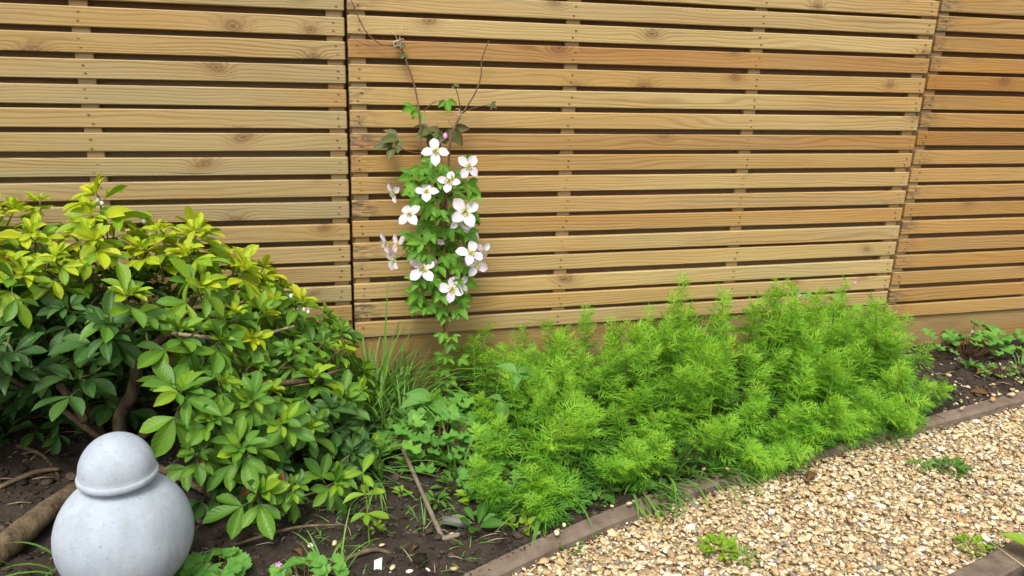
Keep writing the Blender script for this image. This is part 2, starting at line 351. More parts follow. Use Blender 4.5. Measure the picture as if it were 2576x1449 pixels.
def icos(sub):
    import bmesh
    bm = bmesh.new(); bmesh.ops.create_icosphere(bm, subdivisions=sub, radius=1)
    V = np.array([v.co[:] for v in bm.verts]); Fc = [tuple(v.index for v in f.verts) for f in bm.faces]; bm.free(); return V, Fc
I1, I2 = icos(1), icos(2)
def lumps(kind, n, rough):
    out = []
    V0, Fc = (I1, I2)[kind]
    for k in range(n):
        V = V0.copy(); q = np.random.default_rng(100+k)
        for _ in range(5):                                # chip flat faces off
            d = nrm(q.normal(size=3)); h = q.uniform(.55, .85); a = V@d; V = V - np.outer(np.maximum(a-h, 0)*rough, d)
        V *= 1+.10*q.normal(size=(len(V), 1))*rough*.6
        out.append(V*np.array([1.0, q.uniform(.6, .95), q.uniform(.30, .52)]))
    return out, Fc
def rots(n):
    a = rng.uniform(0, 6.283, n); tx = rng.normal(0, .26, n); ty = rng.normal(0, .26, n)
    ca, sa, cx, sx, cy, sy = np.cos(a), np.sin(a), np.cos(tx), np.sin(tx), np.cos(ty), np.sin(ty)
    o = np.zeros(n); i = np.ones(n)
    Rz = np.stack([ca, -sa, o, sa, ca, o, o, o, i], -1).reshape(n, 3, 3); Rx = np.stack([i, o, o, o, cx, -sx, o, sx, cx], -1).reshape(n, 3, 3)
    Ry = np.stack([cy, o, sy, o, i, o, -sy, o, cy], -1).reshape(n, 3, 3)
    return Rx@Ry@Rz
def scatter_lumps(name, P, sz, tint, kind, mat, rough=.8, nv=10):
    tem, Fc = lumps(kind, nv, rough); n = len(P); which = rng.integers(0, nv, n); R = rots(n); T = np.array(tem)
    V = np.einsum('nij,nkj->nki', R, T[which])*sz[:, None, None]+P[:, None, :]
    k = T.shape[1]; Fa = np.array(Fc)
    FF = (Fa[None]+(np.arange(n)*k)[:, None, None]).reshape(-1, 3)
    me = bpy.data.meshes.new(name); V = V.reshape(-1, 3)
    me.vertices.add(len(V)); me.vertices.foreach_set('co', V.ravel())
    me.loops.add(FF.size); me.loops.foreach_set('vertex_index', FF.ravel().astype(np.int32))
    me.polygons.add(len(FF)); me.polygons.foreach_set('loop_start', (np.arange(len(FF))*3).astype(np.int32))
    me.polygons.foreach_set('use_smooth', np.ones(len(FF), bool))
    a = me.attributes.new('tint', 'FLOAT', 'POINT'); a.data.foreach_set('value', np.repeat(tint, k).astype(np.float32))
    me.update(calc_edges=True); me.validate(); me.materials.append(mat)
    o = bpy.data.objects.new(name, me); COL.objects.link(o); return o
sp = .0092
gx, gy = np.meshgrid(np.arange(-.4, 3.0, sp), np.arange(-1.55, -.2, sp)); gx = gx.ravel()+rng.uniform(-.5, .5, gx.size)*sp*1.1; gy = gy.ravel()+rng.uniform(-.5, .5, gy.size)*sp*1.1
k = (gy < kerb_in(gx)-KW-.004+.006*rng.random(gx.size)) & (gy > kerb2(gx)+.012); gx, gy = gx[k], gy[k]
sz = np.clip(rng.lognormal(math.log(.0062), .32, len(gx)), .0032, .0145)
P = np.stack([gx, gy, -.021+rng.uniform(0, .012, len(gx))], -1)
gr = scatter_lumps('gravel', P, sz, rng.random(len(gx)), 1, MAT['gravel'], 1.1, 16)
tag(gr, 'honey and cream flint gravel covering the path', 'gravel', kind='stuff')
n = 15000; hx = rng.uniform(-.3, 2.9, n); hy = kerb_in(hx)-KW-rng.random(n)*.47; k = hy > kerb2(hx)+.01; hx, hy = hx[k], hy[k]
tag(scatter_lumps('grit', np.stack([hx, hy, -.014+rng.uniform(0, .010, len(hx))], -1), rng.uniform(.0014, .0034, len(hx)), rng.random(len(hx)), 0, MAT['gravel']), 'fine tan grit between the gravel stones', 'grit', kind='stuff')
# soil crumbs and small stones on the bed
n = 15000; cx_ = rng.uniform(-1.1, 2.5, n); cy_ = rng.uniform(-1.0, .0, n); k = cy_ > kerb_in(cx_)+.01; cx_, cy_ = cx_[k], cy_[k]
szc = np.clip(rng.lognormal(math.log(.0042), .62, len(cx_)), .0014, .018)
tag(scatter_lumps('soil_crumbs', np.stack([cx_, cy_, soil_z(cx_, cy_)+szc*.2], -1), szc, rng.random(len(cx_)), 0, MAT['soil'], 1.0), 'dark crumbly lumps of earth on the flower bed', 'soil', kind='stuff')
n = 1500; ex = .7-1.4*rng.random(n)**.7; ey = kerb_in(ex)-rng.random(n)**2.2*KW*np.where(ex < .2, 1.1, .6)+.006; es = np.clip(rng.lognormal(math.log(.0013), .5, n), .0006, .004)
tag(scatter_lumps('edging_dirt', np.stack([ex, ey, np.where(ex < .1, .001, .009)+es*.2], -1), es, rng.random(n), 0, MAT['soil'], 1.0), 'crumbs of earth spilled over the edging boards', 'soil', kind='stuff')
n = 240; sx_ = np.concatenate([rng.uniform(-.3, 2.5, n//2), rng.uniform(1.65, 2.5, n//2)]); sy_ = kerb_in(sx_)+rng.uniform(.0, 1, n)**1.6*.3-.03
k = (sy_ < -.03); sx_, sy_ = sx_[k], sy_[k]
tag(scatter_lumps('stray_pebbles', np.stack([sx_, sy_, np.where(sy_ < kerb_in(sx_)+.0, .026, soil_z(sx_, sy_)+.003)], -1), np.clip(rng.lognormal(math.log(.006), .35, len(sx_)), .003, .013), rng.random(len(sx_)), 1, MAT['gravel']), 'stray pebbles lying on the soil beside the path edging', 'pebbles', kind='stuff')

# edging boards
def edging(xa, xb, f, w_, zt, label, jz=.006):
    xx = np.linspace(xa, xb, 26); m = MB(); V = []
    for i, x in enumerate(xx):
        y0 = float(f(x)); dy = float(f(x+.01)-f(x-.01))/.02; nn = nrm((dy, -1, 0))
        wob = .002*math.sin(x*17)+.001*math.sin(x*53+1); zz = zt-.012*max(0, min(1, (.30-x)/.35))*(zt == .009)+jz*(lattice(x, 0.3, 9, 5)-.5)
        prof = [(0, -.08), (0, zz-.006), (.006, zz), (w_-.007, zz+.001), (w_, zz-.007), (w_+wob*.4, -.08)]
        for a, z in prof: V.append((x+nn[0]*(a+wob), y0+nn[1]*(a+wob), z+.0006*random.random()))
    Fs = []
    for i in range(len(xx)-1):
        for k in range(5): Fs.append((i*6+k, i*6+k+1, (i+1)*6+k+1, (i+1)*6+k))
    Fs.append(tuple(range(6))); Fs.append(tuple(len(V)-1-q for q in range(6)))
    m.add(V, Fs); o = m.build('edging_board', MAT['kerb'], None, False, origin=(xa, float(f(xa)), 0)); tag(o, label, 'edging', 'edging boards along the gravel path')
edging(-.9, .86, kerb_in, KW, .009, 'dusty brown edging board curving from bare soil to the feathery plants')
edging(.8615, 1.585, kerb_in, KW, .010, 'brown edging board mostly hidden under the overhanging feathery plants')
edging(1.5865, 2.9, kerb_in, KW, .012, 'brown edging board beside the cranesbill clump at the far end of the bed')
edging(.6, 2.6, lambda x: kerb2(x)+.01, .055, .012, 'brown edging board on the near side of the gravel path')

# ------------------------------------------------------------------ fence
def bevel_box(a, b, bev, name, mat):
    import bmesh
    m = MB(); m.box(a, b); me = m.mesh(name, mat, False)
    bm = bmesh.new(); bm.from_mesh(me); bmesh.ops.bevel(bm, geom=bm.edges[:], offset=bev, segments=1, affect='EDGES', profile=.5); bm.to_mesh(me); bm.free(); me.update(); return me
PITCHZ, SLH, NS = .0590, .0455, 20
BAT = (.006, .590, 1.168, 1.752)
def fence_panel(x0, zt, mat, label, seed):
    q = random.Random(seed); W_ = 1.797
    t = thing('slatted_fence', label, 'fence', (x0, 0, 0), 'slatted timber fence panels')
    sm = bevel_box((0, 0, -SLH), (W_, .014, 0), .0022, 'slat', mat)
    bm_ = bevel_box((0, .0345, -SLH-.004), (W_, .048, 0), .002, 'back_slat', MAT['back'])
    for k in range(NS):
        o = inst('slat', sm, t, (x0, q.uniform(-.0012, .0012), zt+k*PITCHZ+q.uniform(-.0022, .0022)), roty(q.uniform(-.0017, .0017)))
        inst('back_slat', bm_, t, (x0, q.uniform(0, .0006), zt+k*PITCHZ+.030+q.uniform(-.001, .001)))
    top = zt+NS*PITCHZ; bt = bevel_box((0, .0148, zt-SLH), (.040, .0342, top), .0015, 'batten', MAT['batten'])
    # battens stand upright: grain follows their length
    for xb in BAT: inst('batten', bt, t, (x0+xb, 0, 0))
    m = MB()
    for k in range(NS):
        z = zt+k*PITCHZ-SLH*.5
        for xb in BAT:
            for s in (-1, 1):
                xx = x0+xb+.02+q.uniform(-.006, .006); zz = z+s*.010+q.uniform(-.002, .002)
                m.box((xx-.0028, -.0019, zz-.0006), (xx+.0028, .004, zz+.0006))
    tag(m.build('staple', MAT['nail'], t, False), kind='stuff')
    return t
fence_panel(-1.8045, .270, MAT['wood_left'], 'olive tan slatted fence panel rising behind the yellow-green shrub', 1)
fence_panel(.0, .215, MAT['wood_mid'], 'tan slatted fence panel behind the white clematis and feathery plants', 2)
fence_panel(1.8065, .168, MAT['wood_right'], 'orange brown slatted fence panel beyond the far end of the feathery plants', 3)
for x0, zt, lb in ((-1.8045, .222, 'wide tan gravel board under the fence panel behind the shrub'), (.0, .1665, 'wide tan gravel board under the fence panel behind the clematis'), (1.8065, .1195, 'wide brown gravel board under the fence panel beside the cranesbill')):
    me = bevel_box((0, .010, -.10), (1.7985, .036, zt), .003, 'gravel_board', MAT['board'])
    o = bpy.data.objects.new('gravel_board', me); COL.objects.link(o); o.location = (x0, 0, 0); tag(o, lb, 'gravel board', 'gravel boards under the fence')
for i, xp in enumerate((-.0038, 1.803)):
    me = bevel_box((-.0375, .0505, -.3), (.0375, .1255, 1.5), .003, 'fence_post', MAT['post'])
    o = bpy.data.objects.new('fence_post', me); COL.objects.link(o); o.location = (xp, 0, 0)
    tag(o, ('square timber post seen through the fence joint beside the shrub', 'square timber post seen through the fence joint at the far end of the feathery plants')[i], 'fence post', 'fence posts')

# ------------------------------------------------------------------ leaf templates (y along 0..1, x across, z up)
def leaf_tmpl(wd=.4, widest=.55, nl=6, cup=.12, droop=.18, fold=.08, tooth=0.0, tip=1.0):
    V = []; uv = []; F = []
    for i in range(nl+1):
        s = i/nl
        e = math.sin(math.pi*s**(math.log(.5)/math.log(widest)))**(.75 if tip == 1.0 else tip)
        if i == nl: e = 0.02
        if i == 0: e = .06
        if tooth and 0 < i < nl: e *= 1+(tooth if i % 2 else -tooth*.5)
        for j, u in enumerate((-1, -.5, 0, .5, 1)):
            zf = fold*abs(u)*e + cup*u*u*e*.5 - droop*s*s
            V.append((u*e*wd*.5, s, zf)); uv.append((.5+u*.5, s))
    for i in range(nl):
        for j in range(4): F.append((i*5+j, i*5+j+1, (i+1)*5+j+1, (i+1)*5+j))
    return np.array(V), F, np.array(uv)
CH = [leaf_tmpl(.43, .60, 6, .10, d, f, 0, .66) for d, f in ((.12, .06), (.34, .10), (-.04, .12), (.22, .02))]
OV = [leaf_tmpl(.56, .38, 8, .10, d, f, .10) for d, f in ((.15, .10), (.3, .06), (.02, .14))]
BR = [leaf_tmpl(.55, .42, 7, .16, d, .1, 0, .9) for d in (.25, .45)]
PT = [leaf_tmpl(.66, .58, 5, .18, d, .02, 0, .6) for d in (.12, .25, -.05)]
def put(mb, T, loc, R, sc, c=None):
    V, F, uv = T; s3 = np.array([sc, sc, sc]) if np.ndim(sc) == 0 else np.asarray(sc)
    mb.add((V*s3)@np.asarray(R).T+np.asarray(loc), F, uv, random.random() if c is None else c)
def tmesh(name, T, mat):
    m = MB(); m.add(*T[:2], T[2]); return m.mesh(name, mat)

# ------------------------------------------------------------------ the yellow-green shrub
def shrub():
    base = np.array([-.585, -.235, 0.0])
    t = thing('shrub', 'rounded shrub with lime yellow leaf rosettes over dark green leaves', 'shrub', base)
    q = random.Random(5)
    def branch(pts, r, name='branch', mat='bark', n=8, jit=.18):
        m = MB(); m.tube(pts, r, n, 4, jit=jit); return m.build(name, MAT[mat], t)
    A = at
    fork = A(345, 905, y=-.30)
    branch([base+(0.02, 0, -.03), A(300, 1060, y=-.25), A(335, 985, y=-.28), fork], [.019, .0165, .0145, .014], 'trunk')
    branch([fork, A(322, 850, y=-.30), A(312, 790, y=-.30), A(303, 722, y=-.29)], [.013, .011, .0095, .008])
    branch([fork, A(385, 870, y=-.30), A(425, 835, y=-.29), A(470, 780, y=-.27), A(520, 700, y=-.26)], [.013, .011, .010, .007, .004])
    branch([A(425, 838, y=-.29), A(540, 850, y=-.33), A(640, 845, y=-.34), A(740, 820, y=-.33)], [.006, .005, .004, .003], 'branch', 'bark_pale')
    branch([A(385, 880, y=-.31), A(470, 930, y=-.36), A(600, 960, y=-.42), A(750, 960, y=-.42), A(860, 930, y=-.38)], [.010, .009, .008, .006, .003])
    branch([base, A(420, 1060, y=-.36), A(560, 1080, y=-.48), A(700, 1090, y=-.52), A(850, 1090, y=-.48)], [.011, .009, .008, .006, .003])
    branch([base, A(430, 1190, y=-.42), A(560, 1260, y=-.55), A(680, 1310, y=-.62)], [.010, .008, .006, .003])
    branch([base+(-.03, .03, 0), A(215, 1010, y=-.18), A(190, 940, y=-.18), A(140, 870, y=-.19), A(80, 780, y=-.2)], [.010, .009, .008, .007, .004])
    branch([base+(-.03, .03, 0), A(235, 1020, y=-.16), A(205, 930, y=-.16), A(165, 870, y=-.16), A(150, 740, y=-.18)], [.009, .008, .007, .006, .004])
    branch([A(215, 1060, y=-.27), A(185, 1010, y=-.28), A(148, 966, y=-.29)], [.011, .010, .009], 'branch', 'bark')
    branch([base+(-.02, 0, .02), A(130, 1010, y=-.22), A(40, 960, y=-.24), A(-60, 900, y=-.24)], [.009, .008, .006, .004])
    branch([A(345, 905, y=-.30), A(260, 800, y=-.27), A(230, 680, y=-.24)], [.008, .006, .004])
    branch([A(368, 835, y=-.38), A(378, 880, y=-.46), A(420, 925, y=-.50), A(470, 942, y=-.53), A(524, 935, y=-.54)], [.0022, .0026, .0026, .0024, .0016], 'bare_twig', 'bark_pale', 5)
    # crown top height over the bed
    HX = [-1.9, -1.3, -.95, -.80, -.66, -.57, -.49, -.36, -.22, -.11, -.04, .02]; HZ = [.30, .50, .59, .605, .565, .625, .565, .505, .40, .33, .235, .08]
    tips = []
    def H(x, y):
        h = np.interp(x, HX, HZ); right = min(max((x+.52)/.15, 0), 1)
        fr = max(0, (-.27-y)); h -= fr*fr*(1.15+.55*right)+fr*.12
        bk = max(0, y+.2); h -= bk*.5
        h += .11*(float(lattice(x, y, 6.0, 8))-.5)+.05*(float(lattice(x, y, 15.0, 9))-.5)
        return h
    def ok(p, rad):
        return all((p[0]-o[0])**2+(p[1]-o[1])**2+(p[2]-o[2])**2 > rad*rad for o in tips)
    for layer, (dz, ntry, rad) in enumerate(((0, 1100, .066), (.065, 800, .072), (.13, 600, .078), (.20, 500, .08), (.27, 350, .08), (.34, 250, .08))):
        for _ in range(ntry):
            x = q.uniform(-1.25, .02); y = q.uniform(-.76, -.06)
            if x < -.50 and y < -.46-.1*q.random(): continue
            if x < -.42 and y < -.58: continue
            if (x+.47)**2+(y+.83)**2 < .21**2: continue
            z = H(x, y)-dz+q.uniform(-.02, .02)
            fl = .36 if x < -.47 else (.06 if x > -.36 else .06+.30*(-.36-x)/.11)
            if z < fl*(.8+.4*q.random()) or z < .035: continue
            if y > -.06-.02: continue
            if layer < 3 and float(lattice(x+z, y+z*.7, 9.0, 14)) > .66: continue          # loose places in the crown
            if layer == 0 and q.random() < .10: z += q.uniform(.015, .032)
            p = np.array([x, y, z]); dd = p-CAM; uu = 1288+FPX*np.dot(dd, RT)/np.dot(dd, FW); vv = 724.5-FPX*np.dot(dd, UP)/np.dot(dd, FW)
            if 255 < uu < 455 and 830 < vv < 1085 and y < -.24 and q.random() < .96: continue      # the crown is open round the trunk
            if ok(p, rad): tips.append((x, y, z, layer))
    for _ in range(120):  # dark leaves added low at the back, standing in for shade on the fence
        tips.append((q.uniform(-1.2, -.5), q.uniform(-.22, -.09), q.uniform(.06, .40), 5))
    nodes = [np.array(v) for v in ((-.52, -.3, .3), (-.45, -.28, .38), (-.35, -.3, .34), (-.25, -.4, .24), (-.3, -.48, .14), (-.66, -.2, .33), (-.75, -.24, .36), (-.9, -.25, .4), (-.56, -.26, .42), (-.2, -.42, .12), (-.28, -.58, .05))]
    tw = MB(); recs = []
    for (x, y, z, layer) in tips:
        p = np.array([x, y, z])
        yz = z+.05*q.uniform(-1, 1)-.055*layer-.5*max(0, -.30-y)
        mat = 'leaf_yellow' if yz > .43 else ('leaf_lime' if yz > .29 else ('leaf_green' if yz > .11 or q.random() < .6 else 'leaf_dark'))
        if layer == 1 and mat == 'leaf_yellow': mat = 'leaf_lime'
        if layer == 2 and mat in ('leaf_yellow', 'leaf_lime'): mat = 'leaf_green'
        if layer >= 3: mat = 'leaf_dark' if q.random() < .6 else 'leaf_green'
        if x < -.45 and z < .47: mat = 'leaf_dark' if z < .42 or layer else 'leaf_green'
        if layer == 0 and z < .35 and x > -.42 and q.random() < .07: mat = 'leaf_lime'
        nd = min(nodes, key=lambda a: np.sum((a-p)**2) + (3 if a[2] > z else 0))
        e = 1e-2; gx_ = (H(x+e, y)-H(x-e, y))/(2*e); gy_ = (H(x, y+e)-H(x, y-e))/(2*e)
        ax = nrm(np.array([-gx_*.55, -gy_*.55-.15, 1.0])+np.array([q.uniform(-.5, .5), q.uniform(-.5, .5), 0]))
        nd = p+(nd-p)*min(1.0, .13/np.linalg.norm(nd-p)); midp = (p+nd)/2+np.array([0, 0, -.02])
        if layer < 5: tw.tube([nd, midp, p-ax*.02, p], [.0032, .0026, .002, .0016], 5, 3)
        fx = frame(ax, (q.uniform(-1, 1), q.uniform(-1, 1), .1)); a0 = q.uniform(0, 6.28)
        sc0 = q.uniform(.66, 1.18)
        def leaflet(ring, loc, d, l, up):
            mm = mat
            if ring >= 2 and mat == 'leaf_yellow' and q.random() < (.3 if ring == 2 else .8): mm = 'leaf_lime'
            elif ring < 2 and mat == 'leaf_lime' and q.random() < .55: mm = 'leaf_yellow'
            elif ring < 2 and mat == 'leaf_green' and layer == 0 and q.random() < .4: mm = 'leaf_lime'
            elif ring >= 2 and mat == 'leaf_lime' and q.random() < .55: mm = 'leaf_green'
            R = frame(d, up)@roty(q.uniform(-.3, .3)); recs.append((mm, q.randrange(4), loc, R, np.array([l*q.uniform(.9, 1.15), l, l]), layer, ring))
        if layer < 2:
            for kk in range(3):
                a = a0+kk*2.1; d = nrm((fx[:, 0]*math.cos(a)+fx[:, 2]*math.sin(a))*.5+fx[:, 1]); leaflet(0, p, d, .028*sc0*q.uniform(.7, 1.2), -d+ax*1.6)
        for ring, (pairs, el, ln, pet, drop) in enumerate(((2, .75, .045, .008, .004), (2, .40, .062, .018, .020), (2, .05, .070, .024, .048)), 1):
            for kk in range(pairs+(ring == 1 and layer == 0)):
                a = a0+ring*1.45+kk*6.283/pairs+q.uniform(-.3, .3); ee = el+q.uniform(-.3, .3)
                rd = fx[:, 0]*math.cos(a)+fx[:, 2]*math.sin(a); d = nrm(rd*math.cos(ee)+fx[:, 1]*math.sin(ee)+np.array([0, 0, -.10*ring])); up = nrm(ax*1.0+np.array([q.uniform(-.3, .3), q.uniform(-.3, .3), .3])); sd_ = nrm(np.cross(d, up))
                node = p-ax*drop; j = node+d*pet*sc0
                if ring > 1: tw.tube([node, j], [.0011, .0009], 4, 1)
                for fa, fl_ in ((0, 1.0), (.85, .82), (-.85, .82)):
                    fa += q.uniform(-.15, .15); dd = nrm(d*math.cos(fa)+sd_*math.sin(fa)); leaflet(ring, j, dd, ln*sc0*fl_*q.uniform(.85, 1.12), up)
    tw.build('twigs', MAT['twig'], t); t.children[-1]['kind'] = 'stuff'
    # the leaves that show largest are parts of their own
    def score(r):
        c = r[2]+r[3][:, 1]*r[4][1]*.5; d = c-CAM; dist = np.linalg.norm(d)
        face = abs(np.dot(r[3][:, 2], d/dist)); px = 1288+FPX*np.dot(d, RT)/np.dot(d, FW)
        return (face*.6+.4)*r[4][1]/dist*(1 if r[5] == 0 else .55)*(1 if -40 < px else .1)*(.5 if r[6] == 3 else 1)
    order = sorted(range(len(recs)), key=lambda i: -score(recs[i])); top = set(order[:300])
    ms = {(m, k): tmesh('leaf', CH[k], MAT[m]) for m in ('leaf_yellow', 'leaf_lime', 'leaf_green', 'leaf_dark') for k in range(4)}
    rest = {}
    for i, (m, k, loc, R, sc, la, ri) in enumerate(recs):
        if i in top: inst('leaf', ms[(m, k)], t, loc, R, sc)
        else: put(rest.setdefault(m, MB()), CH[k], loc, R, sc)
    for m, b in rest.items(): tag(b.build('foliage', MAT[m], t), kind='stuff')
    # white buds at a few shoot tips
    for (u, v, y) in ((246, 505, -.25), (256, 512, -.25), (362, 556, -.27), (732, 745, -.3), (765, 778, -.3), (775, 785, -.3)):
        m = MB(); c = A(u, v, y=y); m.add(I1[0]*np.array([.0045, .0045, .007])+c, I1[1]); m.build('flower_bud', MAT['white'], t)
    # dead leaves hanging low in the crown
    dm = tmesh('dead_leaf', CH[1], MAT['leaf_dead'])
    for (u, v, y, ln) in ((640, 1190, -.66, .06), (662, 1195, -.66, .065), (625, 1200, -.66, .05), (712, 1185, -.64, .05), (510, 1150, -.62, .045), (322, 815, -.36, .05)):
        inst('dead_leaf', dm, t, A(u, v, y=y), frame((q.uniform(-.3, .3), q.uniform(-.2, .2), -1), (q.uniform(-.6, .6), -1, 0)), (ln, ln, ln))
    return len(tips), len(recs)
print('shrub', shrub())

# ------------------------------------------------------------------ clematis on its cane
def clematis():
    q = random.Random(9); Yc = -.10
    A = lambda u, v, y=Yc: at(u, v, y=y)
    basep = np.array([.245, -.135, 0])
    for i, (ub, ut, lb) in enumerate((((1131, 1040), (1104, 350), 'tall bamboo cane carrying the white clematis'), ((1122, 1010), (1120, 420), 'shorter bamboo cane tucked behind the clematis stem'))):
        m = MB(); p0 = at(*ub, y=-.13-.0*i); p1 = at(*ut, y=-.06+.02*i); P = [p0+(p1-p0)*s for s in np.linspace(-.06, 1, 9)]
        m.tube(P, [.0062 if j % 2 else .0056 for j in range(9)], 8, 2); o = m.build('bamboo_cane', MAT['cane'], None, True, origin=tuple(p0))
        tag(o, lb, 'cane', 'canes under the clematis')
    t = thing('clematis', 'clematis with white four-petalled flowers climbing a cane against the fence', 'climbing plant', basep)
    def stem(pts, r, name='stem', mat='vine'):
        m = MB(); m.tube(pts, r, 6, 4); m.build(name, MAT[mat], t)
    stem([basep, A(1120, 930), A(1126, 860), A(1113, 800), A(1124, 740), A(1110, 650), A(1122, 560), A(1095, 480), A(1100, 420), A(1062, 380, -.08)], [.0035]*5+[.003]*5)
    stem([basep+(.01, 0, 0), A(1130, 900), A(1118, 820), A(1130, 700), A(1102, 600), A(1122, 500), A(1128, 420), A(1135, 340), A(1160, 290, -.06)], [.003]*9)
    stem([A(1062, 400), A(1056, 300, -.08), A(1046, 230, -.05), A(1026, 165, -.03), A(1005, 120, -.02), A(960, 112, -.02), A(925, 85, -.02), A(905, 50, -.02), A(882, -5, -.02)], [.0026, .0026, .0024, .0024, .0022, .0018, .0016, .0015, .0012], 'tendril')
    stem([A(1160, 290, -.06), A(1195, 235, -.05), A(1210, 190, -.04), A(1212, 150, -.03), A(1230, 102, -.03)], [.0022, .002, .0018, .0016, .001], 'tendril')
    stem([A(1160, 285, -.06), A(1196, 270, -.05), A(1238, 262, -.04)], [.0014, .0012, .001], 'tendril')
    stem([A(1160, 285, -.06), A(1152, 240, -.06), A(1142, 212, -.06)], [.0014, .0012, .001], 'tendril')
    stem([A(1060, 385, -.08), A(1025, 380, -.09), A(985, 355, -.1)], [.0014, .0012, .001], 'tendril')
    stem([A(1066, 280, -.08), A(1090, 258, -.08), A(1120, 252, -.08)], [.0014, .0012, .001], 'tendril')
    stem([A(1000, 112, -.02), A(930, 115, -.02), A(890, 98, -.01)], [.0012, .001, .0008], 'tendril')
    # trifoliate leaves
    def trif(T, mat, k):
        m = MB()
        for a, l in ((0, 1.0), (.95, .78), (-.95, .78)):
            c, s = math.cos(a), math.sin(a); put(m, T[(k+int(a > 0)) % 3], (math.sin(-a)*.12, .05+.1*math.cos(a), 0), np.array([[c, -s, 0], [s, c, 0], [0, 0, 1]])@roty(.2*a), (l, l, l), 0)
        m.tube([(0, -.35, -.05), (0, -.1, 0), (0, .2, 0)], [.016, .014, .01], 4, 2)
        return m.mesh('leaf', MAT[mat])
    tm = [trif(OV, 'clem_leaf', k) for k in range(3)]; tb = [trif(OV, 'clem_bronze', k) for k in range(2)]
    LV = []
    for (u, v) in ((1125, 262), (1048, 285), (1030, 275)): LV.append((u, v, .035, tm))
    for (u, v) in ((990, 350), (975, 368), (1090, 345), (1110, 338), (1145, 335), (1075, 330)): LV.append((u, v, .052, tb))
    for (u, v) in ((1005, 108), (1018, 140), (1240, 265), (1145, 216)): LV.append((u, v, .018, tb))
    SIL = [(400, 1075, 1180), (450, 1000, 1195), (500, 1040, 1200), (545, 1045, 1215), (600, 1015, 1190), (650, 1040, 1190), (700, 1045, 1185), (760, 1035, 1170), (830, 1100, 1135), (880, 1105, 1150), (920, 1105, 1180)]
    sy = [s[0] for s in SIL]; sa = [s[1] for s in SIL]; sb = [s[2] for s in SIL]
    for i in range(96):
        v = q.uniform(405, 790); a, b = np.interp(v, sy, sa), np.interp(v, sy, sb); u = q.uniform(a, b); LV.append((u, v, q.uniform(.028, .046), tm))
    for i in range(34):
        v = q.uniform(420, 770); LV.append((q.gauss(1112, 26), v, q.uniform(.03, .044), tm))
    for (u, v) in ((1108, 780), (1135, 960), (1108, 900), (1115, 800), (1110, 845), (1130, 870), (1128, 905), (1165, 905), (1120, 935), (1140, 850)): LV.append((u, v, .03, tm))
    for (u, v, s, ms) in LV:
        dep = Yc-.02+q.uniform(-.065, .06) if 400 < v < 790 else -.085+q.uniform(-.02, .02)
        if v > 770: dep = -.165
        if v < 380: dep = -.07
        if v < 200: dep = -.025
        p = at(u, v, y=dep); cxn = 1112
        d = nrm(((u-cxn)/90+q.uniform(-.5, .5), -.35+q.uniform(-.5, .3), -.45+q.uniform(-.45, .5)))
        inst('leaf', q.choice(ms), t, p-d*s*.4, frame(d, (q.uniform(-.4, .4), -.75, .8))@roty(q.uniform(-.3, .3)), s)
    # flowers
    pm = [tmesh('petal', T, MAT['petal']) for T in PT]
    m = MB()
    for i in range(34):
        a = q.uniform(0, 6.28); e = q.uniform(.15, 1.3); l = q.uniform(.008, .013)
        d = np.array([math.cos(a)*math.cos(e), math.sin(a)*math.cos(e), math.sin(e)]); m.tube([d*.001, d*l*.85, d*l], [.0006, .0006, .0014], 4, 1)
    stm = m.mesh('stamen_cluster', MAT['stamen'])
    FL = [(1095, 382, 34, 0, .1), (1177, 420, 30, .25, .0), (1130, 458, 28, .1, .4), (1072, 484, 30, -.2, .3), (1031, 540, 31, -.25, .1), (1169, 533, 37, .2, .0), (990, 484, 24, -.7, -.3), (971, 610, 24, -.8, -.2), (1003, 615, 27, -.9, 0), (992, 652, 28, -.6, -.3),
          (1062, 678, 37, -.15, .1), (1183, 638, 32, .3, .15), (1197, 665, 30, .35, -.1), (1214, 632, 24, .75, 0), (1135, 730, 31, .1, .1), (1158, 714, 24, .7, .2), (1108, 614, 14, .0, .3), (1183, 585, 26, .9, .2), (1152, 558, 22, .4, -.4)]
    for i, (u, v, r, tx, tz) in enumerate(FL):
        y = -.185 if i not in (15, 16, 17, 18) else -.14
        if abs(tx) > .55: y = -.14
        p = at(u, v, y=y); rr = r*np.dot(p-CAM, FW)/FPX
        nr = nrm(-(p-CAM)/np.linalg.norm(p-CAM)*math.cos(tx)*.9+RT*(math.sin(tx)+q.uniform(-.25, .25))+UP*(tz+.12+q.uniform(-.25, .3)))
        fo = bpy.data.objects.new('flower', None); fo.empty_display_size = .01; COL.objects.link(fo); fo.parent = t
        fx = frame(np.cross(nr, (1, .1, .2)), nr); rr3 = Matrix(fx.tolist()).to_4x4()
        fo.matrix_basis = Matrix.Translation(Vector(p.tolist())-t.location) @ rr3
        a0 = q.uniform(0, 1.57)
        for k in range(4):
            a = a0+k*1.5708+q.uniform(-.12, .12); c, s = math.cos(a), math.sin(a); el = q.uniform(-.2, .42) if r > 20 else .9
            Rz = np.array([[c, -s, 0], [s, c, 0], [0, 0, 1]]); Rx = np.array([[1, 0, 0], [0, math.cos(el), -math.sin(el)], [0, math.sin(el), math.cos(el)]])
            o = bpy.data.objects.new('petal', q.choice(pm)); COL.objects.link(o); o.parent = fo
            l = rr*1.12*q.uniform(.92, 1.08); o.matrix_basis = Matrix((Rz@Rx).tolist()).to_4x4() @ Matrix.Diagonal((l*1.05, l, l, 1))
        o = bpy.data.objects.new('stamen_cluster', stm); COL.objects.link(o); o.parent = fo; o.matrix_basis = Matrix.Scale(rr/.030, 4)
        back = p-nr*.05+np.array([0, .04, -.01]); m = MB(); m.tube([p, p-nr*.02, back], [.0012]*3, 5, 3); m.build('flower_stalk', MAT['stem_green'], t)
